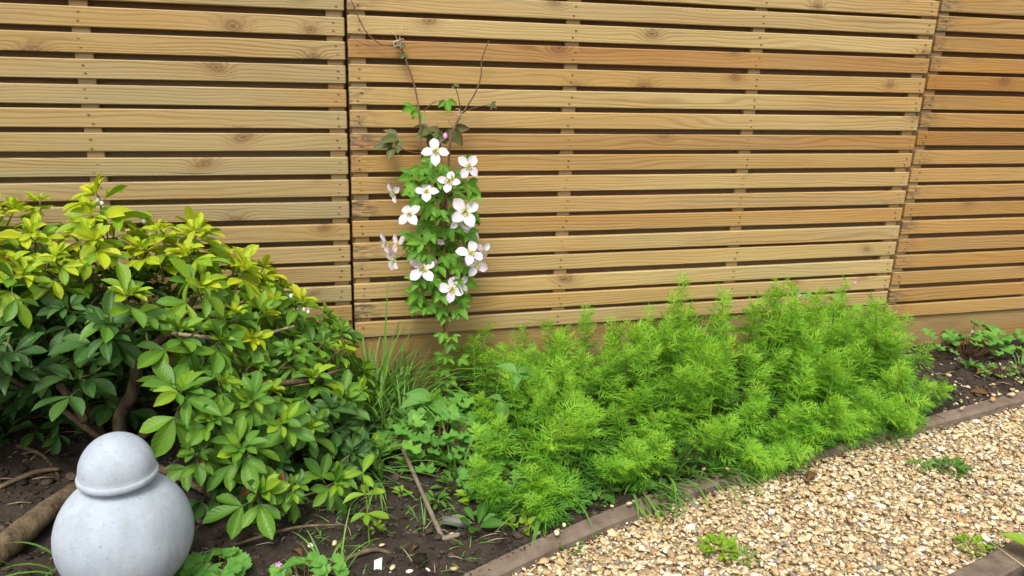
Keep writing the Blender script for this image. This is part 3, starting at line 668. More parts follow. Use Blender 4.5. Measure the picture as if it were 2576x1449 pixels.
    for (u, v) in ((1120, 343), (1096, 661)):
        m = MB(); m.add(I2[0]*np.array([.006, .006, .009])+at(u, v, y=-.13), I2[1]); m.build('flower_bud', MAT['pink'], t)
    # twine ties
    for lb, (u, v, y, s) in (('loose tie of pale twine knotted round the topmost clematis stem', (1003, 112, -.022, 1.5)), ('small pale twine knot where the clematis stem forks', (1162, 292, -.062, .8))):
        c = at(u, v, y=y); m = MB()
        for i in range(5):
            R_ = .010*s*q.uniform(.7, 1.2); ph = q.uniform(0, 6.28); ti = q.uniform(-.8, .8)
            m.tube([c+np.array([R_*math.cos(a+ph), R_*.6*math.sin(a+ph), R_*math.sin(a+ph)*ti+q.uniform(-.004, .004)*s]) for a in np.linspace(0, 5.6, 8)], .0011, 5, 3)
        for i in range(3):
            e = c+np.array([q.uniform(-.03, .01), -.004, q.uniform(-.01, .03)])*s; m.tube([c, (c+e)/2+np.array([0, -.006, .008]), e], .001, 5, 3)
        tag(m.build('twine_tie', MAT['twine'], None, True, origin=tuple(c)), lb, 'twine')
clematis()

# ------------------------------------------------------------------ feathery plants
def feathery():
    q = random.Random(21)
    def frond(seed, mat):
        r = random.Random(seed); m = MB()
        def thread(a, d, l, w_, bend):
            d = nrm(d); sd_ = nrm(np.cross(d, (0, 0, 1)) if abs(d[2]) < .95 else np.array([1, 0, 0])); sd_ = nrm(sd_+np.array([0, 0, r.uniform(-.9, .9)]))
            b1 = a+d*l*.5+np.array([0, 0, bend*l*.12]); b2 = a+d*l+np.array([0, 0, -bend*l*.1])
            m.add([a-sd_*w_*.5, a+sd_*w_*.5, b1+sd_*w_*.5, b1-sd_*w_*.5, b2], [(0, 1, 2, 3), (3, 2, 4)], c=0)
        thread(np.zeros(3), np.array([0, 1, .05]), 1.0, .036, .3)
        for i in range(5):
            s = .10+.52*i/5; c = np.array([0, s, .02]); pl = (.62-.16*abs(i-1.5)/2)*r.uniform(.85, 1.15); an = 1.25-.19*i
            for sg in (-1, 1):
                a = an*r.uniform(.85, 1.15); d = nrm(np.array([sg*math.sin(a), math.cos(a), r.uniform(-.15, .45)])); thread(c, d, pl, .040, .6)
                sp_ = sg*r.choice((-.55, .5)); c2 = c+d*pl*.42
                d2 = nrm(np.array([d[0]*math.cos(sp_)+d[1]*math.sin(sp_), -d[0]*math.sin(sp_)+d[1]*math.cos(sp_), d[2]+r.uniform(-.2, .2)])); thread(c2, d2, pl*.55, .037, .4)
        return m.mesh('frond', MAT[mat], False)
    fr = {m: [frond(i+40, m) for i in range(3)] for m in ('dill_tip', 'dill_mid', 'dill_low')}
    protos = []
    for v in range(7):
        r = random.Random(60+v); h = 1.0
        root = thing('feathery_plant', '', 'plant', (0, 0, -5)); root.location = (0, 0, 0)
        bend = np.array([r.uniform(-.2, .2), r.uniform(-.2, .2), 0])
        P = [bend*s*s+np.array([0, 0, s]) for s in np.linspace(-.05, 1, 7)]
        m = MB(); m.tube(P, [.009, .009, .008, .007, .006, .005, .003], 5, 1); m.build('stem', MAT['stem_green'], root)
        n = 23
        for i in range(n):
            s = .10+.90*(i/(n-1))**.72; a = i*2.4+r.uniform(-.4, .4); p = bend*s*s+np.array([0, 0, s])
            tip = max(0, (s-.55)/.45); el = .15+.85*tip**1.6+r.uniform(-.38, .38)
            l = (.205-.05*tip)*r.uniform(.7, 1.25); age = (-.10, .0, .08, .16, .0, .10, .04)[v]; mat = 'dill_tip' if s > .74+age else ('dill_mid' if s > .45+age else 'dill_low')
            d = np.array([math.cos(a)*math.cos(el), math.sin(a)*math.cos(el), math.sin(el)])
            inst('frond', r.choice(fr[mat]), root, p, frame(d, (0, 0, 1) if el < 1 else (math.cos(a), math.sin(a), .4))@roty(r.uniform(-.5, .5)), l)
        protos.append(root)
    GL = 'feathery bright green plant in the dense patch against the fence'
    first = [True]*7; spots = []
    def plant(x, y, h, tilt=(0, 0), label=None, wd=1.0, v=None):
        v = q.randrange(7) if v is None else v
        if first[v]: o = protos[v]; first[v] = False
        else: o = copy_tree(protos[v])
        o.location = (x, y, -.005); o.rotation_mode = 'ZYX'; o.rotation_euler = (tilt[0]+q.gauss(0, .15), tilt[1]+q.gauss(0, .15), q.uniform(0, 6.28)); o.scale = ((.25+h*.25)*wd, (.25+h*.25)*wd, h)
        tag(o, label or GL, 'plant', 'feathery plants in the bed')
    # special ones first
    plant(.325, -.655, .235, label='tall feathery plant leaning out at the lower corner of the patch', wd=1.15, v=0)
    plant(.30, -.735, .12, label='low feathery seedling by the bare soil beside the edging', wd=1.0, v=1)
    plant(1.12, -.53, .19, (.75, .5), 'feathery plant sprawling over the edging onto the gravel', 1.2, 2)
    plant(.215, -.14, .15, label='feathery plant growing against the foot of the bamboo cane', wd=.95, v=3)
    plant(.98, -.08, .30, label='tallest feathery plant rising in front of the fence slats', wd=.9, v=4)
    plant(1.52, -.06, .29, label='slim feathery plant at the fence beside the pink cranesbill flowers', wd=.85, v=5)
    plant(1.74, -.10, .19, label='thin feathery plant standing at the joint of two fence panels', wd=.8, v=6)
    for i in range(20):
        x = .88+.62*(i+q.random())/20; plant(x, float(kerb_in(x))+q.uniform(.0, .03), q.uniform(.07, .13), (q.uniform(.3, .85), q.uniform(-.3, .3)), 'low feathery seedling spilling over the edging onto the gravel', q.uniform(.85, 1.1))
    for x, y, h in ((.24, -.64, .11), (.27, -.58, .13), (.25, -.70, .09), (.29, -.50, .15), (.19, -.30, .12), (.36, -.74, .10)):
        plant(x, y, h, (.2, -.2), 'small feathery seedling mixed into the cranesbill corner', 1.0)
    FX = [.20, .27, .32, .5, .7, 1.0, 1.4, 1.55, 1.63, 1.72]; FY = [-.20, -.45, -.66, -.715, -.65, -.585, -.51, -.47, -.38, -.22]
    tries = 0
    while len(spots) < 165 and tries < 20000:
        tries += 1; x = q.uniform(.22, 1.70); y = q.uniform(-.68, -.055)
        if y < np.interp(x, FX, FY): continue
        if x < .31 and -.58 < y < -.26: continue
        if x < .30 and y > -.26: continue
        if any((x-a)**2+(y-b_)**2 < .053**2 for a, b_ in spots): continue
        spots.append((x, y))
    for (x, y) in spots:
        fy_ = np.interp(x, FX, FY); edge = min((y-fy_)/.16, 1.0)
        hmax = np.interp(x, [.28, .45, .8, 1.1, 1.3, 1.55, 1.76], [.17, .20, .215, .25, .26, .235, .15])
        h = hmax*(.62+.38*edge)*q.uniform(.68, 1.26)*(1.0 if y < -.15 else .92)
        zone = 'feathery plant in the back row against the fence' if y > -.14 else ('feathery plant in the front row overhanging the edging' if edge < .45 else ('feathery plant at the clematis end of the dense patch' if x < .55 else ('feathery plant at the far cranesbill end of the dense patch' if x > 1.45 else 'feathery plant in the middle of the dense patch')))
        plant(x, y, h, (.55*(1-edge)*q.uniform(.4, 1.2), .45*(1-edge)*(1 if x > 1.5 else .2)), wd=q.uniform(.8, 1.2), label=zone)
    return len(spots)
print('feathery', feathery())

# ------------------------------------------------------------------ cranesbill, grass, weeds
def lobed(nl=5, depth=.32):
    V = [(0, .0, 0)]; uv = [(.5, .5)]; F = []; N = nl*8
    for i in range(N+1):
        a = -2.55+5.1*i/N; r = .5*(1-depth*abs(math.cos(a*nl/2*6.283/5.1*.5*2/2))**3)
        r *= 1+.07*math.cos(i*math.pi); V.append((r*math.sin(a), r*math.cos(a), .09*math.cos(a*nl)*r+.10*r)); uv.append((.5+r*math.sin(a)*.2, .5+r*math.cos(a)))
        if i: F.append((0, i+1, i))
    return np.array(V), F, np.array(uv)
LB = lobed()
lbm = [tmesh('leaf', LB, MAT['ger_leaf'])]
def pinkflower(m, p, s=.007):
    for k in range(5):
        a = k*1.2566; c, sn = math.cos(a), math.sin(a); R = frame((c, -.4, sn), (0, -1, .2)); put(m, PT[0], p, R, (s, s, s), 0)
def cranesbill(cen, n, rx, ry, h, label, flowers=(), smin=.026, smax=.042):
    q = random.Random(int(abs(cen[0])*1000)+n); c = np.array([cen[0], cen[1], 0.0]); smin *= 1.35; smax *= 1.35
    t = thing('cranesbill', label, 'plant', c, 'cranesbill clumps'); sm = MB()
    for i in range(n):
        a = q.uniform(0, 6.28); r = math.sqrt(q.random()); p = c+np.array([rx*r*math.cos(a), ry*r*math.sin(a), h*(.35+.65*q.random())*(1.1-.5*r)])
        up = nrm((.4*math.cos(a)*r+q.uniform(-.3, .3), .4*math.sin(a)*r-.35+q.uniform(-.3, .2), 1)); d = nrm((math.cos(a), math.sin(a)-.3, -.1))
        inst('leaf', lbm[0], t, p, frame(d, up), q.uniform(smin, smax)); b0 = c+np.array([rx*r*.3*math.cos(a), ry*r*.3*math.sin(a), 0])
        sm.tube([b0, (b0+p)/2+np.array([0, 0, .02]), p], [.0012, .0011, .0009], 4, 3)
    tag(sm.build('stems', MAT['vine'], t), kind='stuff')
    for f in flowers:
        m = MB(); pinkflower(m, np.asarray(f)); m.build('flower', MAT['pink'], t)
cranesbill((.17, -.40), 80, .15, .15, .11, 'lobed green cranesbill clump with pink flowers below the clematis', [at(675*.611+1100*.0+740, 1380*.0+1118, y=-.42), at(1457-262, 1092, y=-.40), at(1003, 1107, y=-.36), at(1150, 1118, y=-.42)])
cranesbill((.21, -.22), 34, .09, .07, .09, 'small cranesbill clump around the foot of the bamboo cane')
cranesbill((.26, -.60), 34, .08, .08, .06, 'low cranesbill tuft between the brown pole and the feathery plants', (), .02, .03)
cranesbill((2.08, -.10), 46, .16, .09, .13, 'cranesbill clump with a pink flower at the gravel board beyond the patch', [at(2445, 833, y=-.13)])
cranesbill((2.33, -.15), 44, .18, .12, .10, 'cranesbill clump running out of the picture along the fence', (), .02, .034)
cranesbill((2.06, -.27), 24, .10, .06, .04, 'thin patch of small cranesbill on the stony soil at the far end', (), .012, .022)
cranesbill((1.42, -.045), 16, .06, .02, .27, 'tall cranesbill with pink flowers poking up behind the feathery plants', [at(2010, 742, y=-.06), at(1968, 780, y=-.08), at(2130, 792, y=-.08), at(2150, 708, y=-.05)], .024, .036)
cranesbill((1.66, -.05), 14, .09, .02, .22, 'cranesbill leaves against the lowest slat near the fence joint', (), .024, .034)
cranesbill((-.33, -.78), 16, .06, .05, .06, 'cranesbill leaves beside the grey stone ornament', (), .035, .05)
cranesbill((-.17, -.84), 16, .07, .04, .05, 'cranesbill tuft on bare soil at the bottom of the shrub', [at(700, 1418, y=-.84)], .026, .036)

WEEDS_LATER = []
def blade(m, p, d, l, w_, bend, n=6):
    V = []; uv = []; F = []; h = nrm((d[0], d[1], 0)) if abs(d[0])+abs(d[1]) > 1e-4 else np.array([1., 0, 0]); sd_ = np.array([-h[1], h[0], 0])
    c = np.array(p, float); dr = nrm(d)
    for i in range(n+1):
        s = i/n; ww = w_*(1-s**2.2)*.5+.0002
        V += [c-sd_*ww, c+sd_*ww]; uv += [(.2, s), (.8, s)]
        if i: F.append((2*i-2, 2*i-1, 2*i+1, 2*i))
        dr = nrm(dr+(h*.5-np.array([0, 0, 1]))*bend/n); c = c+dr*l/n
    m.add(V, F, uv, random.random())
def tuft(cen, n, l, spread, label, wd=.005, z0=0.0, lean=None):
    q = random.Random(int(abs(cen[0]*977)+abs(cen[1]*3571))); c = np.array([cen[0], cen[1], z0]); m = MB(); wd *= 1.3
    for i in range(n):
        a = q.uniform(0, 6.28); p = c+np.array([math.cos(a), math.sin(a), 0])*spread*q.random()
        d = np.array([math.cos(a)*q.uniform(.1, .6), math.sin(a)*q.uniform(.1, .5)-.1, 1.0])
        if lean is not None: d += np.array(lean)
        blade(m, p, d, l*q.uniform(.5, 1.1), wd*q.uniform(.6, 1.2), q.uniform(.1, 1.6))
    tag(m.build('grass_tuft', MAT['grass'], None, True, origin=tuple(c)), label, 'grass', 'grass tufts in the bed')
tuft((.03, -.07), 95, .27, .08, 'tall grass tuft against the gravel board between shrub and clematis', .0075)
tuft((.06, -.12), 16, .38, .06, 'few very tall grass blades standing up in front of the lowest slats', .006)
tuft((.12, -.10), 60, .22, .07, 'grass tuft touching the gravel board left of the bamboo cane', .007)
tuft((.04, -.20), 60, .21, .08, 'arching grass tuft beside the edge of the shrub', .0065)
tuft((.10, -.28), 24, .16, .05, 'grass tuft behind the end of the brown pole', .005)
tuft((-.02, -.42), 16, .20, .05, 'sparse long grass lying over the dark soil by the shrub', .0045, 0, (.5, -.3, -.5))
tuft((.20, -.52), 18, .17, .05, 'grass blades rising among cranesbill leaves beside the brown pole', .005)
tuft((.27, -.66), 14, .12, .04, 'short grass beside the lower corner of the feathery patch', .0045)
tuft((.80, -.63), 22, .15, .05, 'grass tuft hanging over the edging in the middle of the path', .0045, .0, (0, -.4, 0))
tuft((.95, -.62), 16, .13, .04, 'narrow grass tuft growing at the edging under the sprawling plant', .0045, .0, (0, -.4, 0))
tuft((.93, -.20), 10, .30, .02, 'tall pale grass standing among the feathery plants near the fence', .006)
tuft((.62, -.12), 8, .24, .02, 'few upright grass blades behind the feathery plants', .006)
tuft((1.70, -.05), 8, .24, .03, 'broad grass blades at the fence joint behind the feathery plants', .006)
tuft((-.13, -.83), 12, .12, .04, 'thin grass on bare soil near the white plant tag', .004)
tuft((-.62, -.70), 14, .16, .05, 'grass blades beside the log behind the stone ornament', .0045, 0, (-.4, -.2, 0))
tuft((.08, -.70), 12, .07, .03, 'small yellowing grass patch beside the lower end of the brown pole', .003)
tuft((.53, -.68), 10, .08, .03, 'small grass sprig at the edging by the curved corner', .004)

tuft((.34, -.70), 16, .13, .04, 'grass at the lower corner leaning towards the soil', .005, 0, (-.3, -.3, 0))
tuft((.42, -.66), 14, .14, .04, 'grass blades in front of the tall corner plant', .005, 0, (0, -.3, 0))
tuft((.60, -.66), 18, .14, .05, 'grass tuft over the edging just past the curved corner', .005, 0, (.1, -.5, 0))
tuft((.70, -.62), 20, .17, .04, 'long pale grass arching above the chickweed', .0055, 0, (.1, -.3, 0))
tuft((1.20, -.53), 16, .13, .05, 'grass hanging onto the gravel past the sprawling plant', .0045, 0, (.1, -.6, 0))
tuft((.13, -.36), 26, .17, .06, 'grass mixed into the cranesbill below the clematis', .0055)
tuft((-.03, -.30), 34, .18, .06, 'grass tuft at the foot of the shrub beside dark soil', .0055)
tuft((.02, -.50), 18, .14, .05, 'drooping grass between the shrub and the brown pole', .005, 0, (.2, -.4, -.3))
tuft((-.06, -.62), 12, .12, .04, 'few fine grass blades near the upright seedling', .004, 0, (.3, -.2, -.2))
tuft((2.2, -.24), 14, .08, .06, 'short grass among the far cranesbill', .004)
for gx_, lb in ((.58, 'wispy grass over the edging just before the chickweed'), (.66, 'short bent grass at the chickweed'), (.76, 'arching grass in front of the leafy chickweed'), (.86, 'loose grass over the edging joint'), (.92, 'flattened grass on the edging past its joint'), (1.05, 'grass fringe beside the sprawling feathery plant'), (1.28, 'grass fringe on the edging beyond the sprawling plant'), (1.38, 'thin grass on the gravel edge near the far weed patch'), (1.48, 'grass wisps at the far corner of the feathery patch')):
    tuft((gx_, float(kerb_in(gx_))-.012), 20, .085, .045, lb, .0038, .0, (.1, -.7, -.2))
for wx, lb in ((.63, 'small leafy mat creeping over the edging towards the gravel'), (.81, 'round-leaved mat hiding the edging by the arching grass'), (.97, 'leafy mat at the gravel under the front row'), (1.16, 'dark leafy mat on the edging beside the sprawling plant'), (1.33, 'low leafy mat at the gravel near the far weed patch'), (1.46, 'leafy mat at the far corner of the feathery patch')):
    WEEDS_LATER.append((wx, float(kerb_in(wx))-.02, lb))
def leafy(name, cen, stems, label, mat, T, cat='plant', group=None, z0=0.0):
    """stems: list of (dx, dy, height, [(fraction, azimuth, elevation, length), ...])"""
    q = random.Random(int(abs(cen[0]*1531)+abs(cen[1]*777))); c = np.array([cen[0], cen[1], z0]); t = thing(name, label, cat, c, group)
    ms = [tmesh('leaf', x, MAT[mat]) for x in T]
    for dx, dy, h, lv in stems:
        tip = c+np.array([dx, dy, h]); mid = c+np.array([dx*.35, dy*.35, h*.6])
        m = MB(); m.tube([c+np.array([0, 0, -.01]), mid, tip], [.0019, .0017, .0012], 5, 4); m.build('stem', MAT['stem_green'], t)
        for f, az, el, l in lv:
            p = (c*(1-f)**2+2*(1-f)*f*mid+f*f*tip) if f < 1 else tip
            d = np.array([math.cos(az)*math.cos(el), math.sin(az)*math.cos(el), math.sin(el)])
            inst('leaf', q.choice(ms), t, p, frame(d, (-.1, -.35, 1) if el < 1 else (0, -1, .3))@roty(q.uniform(-.3, .3)), l)
leafy('broad_leaved_plant', (.165, -.28), [(.0, -.02, .10, [(1, -2.9, .15, .085), (1, 2.6, .25, .075), (.9, -1.2, .1, .075), (.8, .3, .2, .06), (.6, -1.7, .0, .07)]), (.05, -.05, .05, [(1, -1.1, .0, .08), (1, -.3, .1, .06)])], 'broad-leaved weed with large smooth leaves below the clematis', 'broad_leaf', BR)
leafy('broad_leaved_plant', (.335, -.40), [(.02, -.02, .21, [(1, 2.6, .55, .055), (1, .0, .1, .06), (1, -.6, -.1, .05), (1, -1.9, -.2, .045)]), (-.02, -.03, .15, [(1, -1.6, -1.0, .065), (.95, 2.2, .1, .045)])], 'broad-leaved weed sticking up at the edge of the feathery plants', 'broad_leaf', BR)
leafy('seedling', (-.04, -.745), [(-.01, .0, .17, [(1, .9, .6, .045), (1, 3.6, .2, .035), (.95, -1.2, .0, .035), (.66, 3.3, .1, .045), (.66, -.2, .1, .040), (.66, 1.6, .3, .035), (.40, 3.4, .0, .035), (.40, -.3, .0, .045), (.4, -1.7, .0, .035)])], 'young upright seedling with paired leaves on bare soil beside the shrub', 'leaf_lime', CH)
def rosette(cen, label, n, l, mat='weed_leaf', z0=0.0, group='small weeds', T=CH, el0=.35, sprd=.25):
    q = random.Random(int(abs(cen[0]*733)+abs(cen[1]*1999)+n)); c = np.array([cen[0], cen[1], z0]); t = thing('weed', label, 'weed', c, group); ms = [tmesh('leaf', x, MAT[mat]) for x in T]
    for i in range(n):
        a = i*2.4+q.uniform(-.3, .3); el = el0+q.uniform(-.3, .5); r = math.sqrt(q.random())*sprd*l*math.sqrt(n/6)
        d = np.array([math.cos(a)*math.cos(el), math.sin(a)*math.cos(el), math.sin(el)]); inst('leaf', q.choice(ms), t, c+np.array([math.cos(a)*r, math.sin(a)*r, .004+q.random()*.012]), frame(d, (0, -.2, 1))@roty(q.uniform(-.4, .4)), l*q.uniform(.6, 1.1))
for wx, wy, lb in WEEDS_LATER: rosette((wx, wy), lb, 34, .02, 'weed_leaf', .008, 'small weeds', OV, .45, .62)
for cx, cy, nn, ll, lb, mt in ((.20, -.46, 30, .036, 'leafy weed clump in the middle of the cranesbill', 'weed_leaf'), (.08, -.38, 26, .034, 'leafy weed clump at the upper end of the pole', 'weed_leaf'), (.22, -.63, 26, .032, 'bright weed clump between pole and corner plant', 'leaf_lime'), (.12, -.20, 24, .036, 'weed clump under the grass beside the cane', 'broad_leaf'), (.10, -.46, 26, .034, 'leafy weed clump above the middle of the pole', 'weed_leaf'), (.25, -.50, 30, .032, 'mixed weed leaves between cranesbill and feathery plants', 'ger_leaf'), (.17, -.56, 24, .03, 'low weed leaves right beside the pole', 'weed_leaf'), (.30, -.30, 22, .04, 'broad weed rosette behind the upright broad-leaved weed', 'broad_leaf'), (.06, -.30, 20, .03, 'weed cluster in the grass below the fence joint', 'ger_leaf'), (.28, -.76, 20, .026, 'pale weed mat at the end of the curved edging', 'leaf_lime'), (.47, -.70, 20, .024, 'weed mat along the inside of the curved edging', 'weed_leaf'), (2.0, -.20, 26, .022, 'small weed mat on stony soil near the far edging', 'weed_leaf'), (2.2, -.33, 24, .02, 'weed spill beside the far edging board', 'ger_leaf')):
    rosette((cx, cy), lb, nn, ll, mt, 0, 'small weeds', OV, .5, .55)
rosette((.23, -.69), 'small pointed weed between the pole end and the feathery corner plant', 12, .035)
rosette((.42, -.715), 'flat dark weed beside the edging under the corner grass', 16, .03, 'ger_leaf')
rosette((.58, -.665), 'chickweed mat spilling over the edging', 34, .02)
rosette((.88, -.62), 'pale weed leaves under the overhanging front row', 18, .03)
rosette((.05, -.58), 'yellowish small weed on bare soil beside the pole', 12, .022, 'leaf_lime')
rosette((.12, -.62), 'creeping weed against the middle of the pole', 18, .026)
rosette((-.02, -.70), 'mossy little weed by the stem of the upright seedling', 12, .016, 'leaf_lime')
rosette((.185, -.735), 'leafy weed rosette beside the brown pole end', 9, .055)
rosette((.50, -.665), 'weed with pointed leaves leaning over the edging at the curved corner', 10, .045)
rosette((.73, -.64), 'leafy chickweed tangle on the edging below the feathery plants', 30, .022)
rosette((.68, -.63), 'round-leaved weed cluster beside the chickweed on the edging', 26, .022)
rosette((1.02, -.655), 'dark broad weed at the gravel edge below the sprawling plant', 9, .04)
rosette((.33, -.76), 'curly dark weed on the soil where the edging emerges', 22, .02, 'ger_leaf')
for cen, n, l, lb, mat in (((1.42, -.73), 40, .026, 'flat sprawling weed patch on the gravel beyond the feathery plants', 'weed_leaf'), ((1.35, -.70), 18, .024, 'leafier end of the sprawling weed patch on the gravel', 'ger_leaf'), ((.664, -.905), 34, .026, 'tufty bright green weed in the middle of the gravel', 'leaf_lime'), ((.70, -.945), 14, .022, 'little grey-green weed on the gravel below the tufty one', 'ger_leaf'),
                           ((.36, -.835), 12, .022, 'small weed on the gravel close to the curved edging', 'weed_leaf'), ((.62, -.765), 14, .02, 'wispy weed on the gravel along the edging', 'weed_leaf'), ((1.20, -1.02), 24, .022, 'mossy green weed near the lower right edging', 'leaf_lime'), ((1.24, -1.05), 18, .022, 'flat weed against the lower right edging', 'weed_leaf'), ((.42, -.80), 8, .018, 'tiny sprig on the gravel by the edging board', 'weed_leaf')):
    rosette(cen, lb, int(n*1.8), l*.72, mat, -.012, 'weeds on the gravel', OV if n > 20 else CH, .3, .62)
# big pale leaves in the near corner
leafy('corner_plant', (1.31, -1.135), [(-.03, .0, .02, [(1, 2.2, .5, .10), (1, -2.6, .1, .09), (.9, .5, .2, .09)]), (.02, .02, .02, [(1, 1.2, .2, .08), (1, 3.2, .1, .07)])], 'pale green large-leaved plant in the lower right corner', 'leaf_lime', BR)
m = MB(); m.tube([at(2488, 1362, z=.03), at(2530, 1392, z=.05), at(2576, 1425, z=.05), at(2640, 1470, z=.02)], [.0012, .002, .0022, .0022], 6, 4); tag(m.build('dry_stalk', MAT['bark_pale'], None, True, origin=tuple(at(2576, 1425, z=0))), 'pale dry stalk leaning over the lower right edging', 'stalk')

# low green under-growth so the bed between the plants is covered
m = MB(); q = random.Random(3)
for i in range(1500):
    x = q.uniform(.22, 1.75); y = q.uniform(-.62, -.05)
    if y < kerb_in(x)+.01: continue
    a = q.uniform(0, 6.28); el = q.uniform(-.1, .8); d = np.array([math.cos(a)*math.cos(el), math.sin(a)*math.cos(el), math.sin(el)]); l = q.uniform(.012, .028)
    put(m, q.choice(CH), (x, y, q.uniform(.005, .07)), frame(d, (0, -.2, 1)), (l, l, l))
tag(m.build('undergrowth', MAT['weed_leaf']), 'low leafy undergrowth beneath the feathery plants', 'undergrowth', kind='stuff')
m = MB()
for i in range(1100):
    x = q.uniform(-.25, 1.0); y = q.uniform(-.86, -.05)
    if y < kerb_in(x)+.02 or (x < -.05 and y > -.5): continue
    a = q.uniform(0, 6.28); blade(m, (x, y, 0), np.array([math.cos(a)*.8, math.sin(a)*.8, q.uniform(.1, .9)]), q.uniform(.015, .07), .0022, q.uniform(.2, 2.2), 4)
tag(m.build('loose_grass', MAT['grass']), 'scattered thin grass shoots on the bare soil', 'grass', kind='stuff')
m = MB()
for i in range(520):
    x = q.uniform(-1.0, 2.4); y = q.uniform(-.9, -.03)
    if y < kerb_in(x)+.01: continue
    a = q.uniform(0, 6.28); l = q.uniform(.01, .05); z = float(soil_z(x, y))+.004; p = np.array([x, y, z]); e = p+np.array([math.cos(a)*l, math.sin(a)*l, q.uniform(0, .008)])
    m.tube([p, (p+e)/2+np.array([0, 0, .003]), e], [.0008, .001, .0006], 4, 1)
tag(m.build('litter', MAT['bark_pale']), 'dry straw and twig litter on the soil', 'litter', kind='stuff')

# ------------------------------------------------------------------ stone ornament (plain round jar with a domed lid)
def ornament():
    c = np.array([-.468, -.82, 0.032]); R = .1125; t = thing('stone_jar', 'pale grey cast stone ball jar with domed lid in front of the shrub', 'garden ornament', c)
    m = MB(); m.lathe([(.074, -.045), (.078, -.040), (.078, -.014), (.072, -.010), (.060, -.008)], 40, c); m.build('plinth', MAT['stone'], t)
    m = MB(); pr = [(.06, -.012), (.068, -.004), (.070, .006), (.062, .014)]
    m.lathe(pr, 40, c); m.build('foot', MAT['stone'], t)
    pr = []
    for i in range(2, 45):
        a = -math.pi/2+math.pi*i/50; r = R*math.cos(a); z = R+R*math.sin(a)
        pr.append((r, z))
    rt, zt = pr[-1]
    m = MB(); m.lathe(pr+[(rt*.96, zt+.002), (rt*.90, zt+.003), (rt*.9, zt+.012)], 64, c); body = m.build('body', MAT['stone'], t)
    # raised band round the shoulder
    m = MB(); a = .62; rb, zb = R*math.cos(a), R+R*math.sin(a); nrx, nrz = math.cos(a), math.sin(a); tx, tz = -math.sin(a), math.cos(a)
    m.lathe([(rb+tx*s+nrx*h, zb+tz*s+nrz*h) for s, h in ((-.007, -.002), (-.006, .0018), (-.003, .003), (.003, .003), (.006, .0018), (.007, -.002))], 64, c)
    m.build('band', MAT['stone'], body)
    z0 = zt+.005; hr = .0625
    pr = [(hr*.80, z0), (hr*1.0, z0+.001), (hr*1.03, z0+.004), (hr*1.03, z0+.009), (hr*1.01, z0+.012), (hr*.985, z0+.013)]
    for i in range(0, 15): a = math.pi/2*i/15; pr.append((hr*.975*math.cos(a), z0+.014+.066*math.sin(a)))
    m = MB(); m.lathe(pr, 56, c); lid = m.build('lid', MAT['stone'], t)
    m = MB(); zk = z0+.079; m.lathe([(.016, zk-.004), (.017, zk+.001), (.013, zk+.004), (.015, zk+.009), (.012, zk+.014), (.004, zk+.016)], 24, c); m.build('knob', MAT['stone'], lid)
ornament()

# ------------------------------------------------------------------ small things on the bed
def tube_thing(name, pts, r, mat, label, cat, n=10, jit=0.0, sm=4):
    m = MB(); m.tube(pts, r, n, sm, jit=jit); o = m.build(name, MAT[mat], None, True, origin=tuple(np.asarray(pts[0], float))); return tag(o, label, cat)
tube_thing('thin_pole', [at(1003, 1105, z=.035), at(1060, 1235, z=.02), at(1112, 1352, z=.012)], [.005, .005, .0054], 'stick', 'thin brown rusty pole lying on the soil beside the cranesbill', 'pole', 10, .05)
tube_thing('elbow_stick', [at(1104, 1356, z=.008), at(1128, 1352, z=.010), at(1155, 1344, z=.010)], [.006, .006, .005], 'stick', 'short brown stick at the lower end of the thin pole', 'stick', 10, .05)
tube_thing('pipe_offcut', [at(1115, 1308, z=.012), at(1180, 1318, z=.012)], [.010, .010], 'grey_pipe', 'short dark grey pipe offcut beside the pole end', 'pipe', 14)
tube_thing('log', [at(-120, 1465, z=.02), at(0, 1385, z=.02), at(70, 1325, z=.025), at(140, 1270, z=.03), at(230, 1210, z=.02)], [.028, .027, .025, .022, .018], 'bark', 'thick brown log lying in the shade behind the stone ornament', 'log', 14, .10)
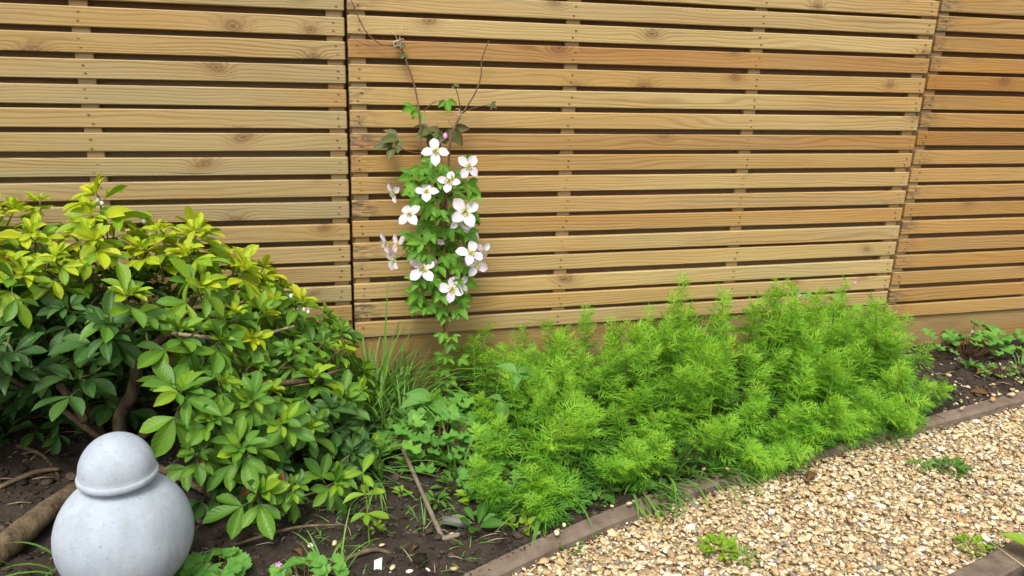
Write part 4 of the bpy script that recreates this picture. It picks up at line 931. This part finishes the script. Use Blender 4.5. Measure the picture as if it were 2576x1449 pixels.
for (a, b_, r, lb) in (((0, 1225, .02), (150, 1180, .03), .006, 'thin dead branch on dark soil above the log'), ((40, 1120, .01), (150, 1200, .02), .005, 'crooked dead twig crossing the thin branch near the log'), ((590, 1370, .01), (860, 1320, .012), .0035, 'long dry stalk on soil below the shrub leaves'), ((860, 1410, .01), (985, 1392, .01), .005, 'grey splinter of wood near the white plant tag')):
    p, e = at(a[0], a[1], z=a[2]), at(b_[0], b_[1], z=b_[2]); tube_thing('dead_twig', [p, (p+e)/2+np.array([.01, .01, .008]), e], [r, r*.9, r*.6], 'bark', lb, 'twig', 7, .2)
p0 = at(950, 1447, z=-.005); m = MB(); u_ = nrm((.93, -.1, .08)); v_ = nrm((.08, .25, 1)); n_ = np.cross(u_, v_)
V = [p0+u_*a*.0075+v_*b_+n_*c_ for c_ in (-.0006, .0006) for a, b_ in ((-1, 0), (1, 0), (1, .034), (-1, .030))]
m.add(V, [(0, 3, 2, 1), (4, 5, 6, 7), (0, 1, 5, 4), (1, 2, 6, 5), (2, 3, 7, 6), (3, 0, 4, 7)]); tag(m.build('plant_tag', MAT['white'], None, False, origin=tuple(p0)), 'small blank white plastic plant tag stuck in the dark soil', 'plant tag')
for (u, v, z, l, az, lb) in ((2030, 1208, .004, .075, .7, 'curled brown dead leaf on the gravel below the feathery plants'), (2455, 940, .02, .06, .3, 'dead brown leaf on stony soil near the far cranesbill'), (2440, 985, .015, .06, -.4, 'long brown leaf lying by the far edging board'), (180, 1405, .012, .05, 2.4, 'brown dead leaf on the soil by the stone ornament'), (1035, 1385, .012, .035, 1.0, 'small brown leaf on soil beside the pole end'), (760, 1400, .012, .04, 2.0, 'faded dead leaf on soil below the shrub')):
    T = CH[1]; m = MB(); p = at(u, v, z=z); put(m, T, p, frame((math.cos(az), math.sin(az), .12), (0, -.3, 1))@roty(.3), (l*.8, l, l), 0); tag(m.build('dead_leaf', MAT['leaf_dead'], None, True, origin=tuple(p)), lb, 'leaf', 'dead leaves on the ground')
print('objects', len(bpy.data.objects))
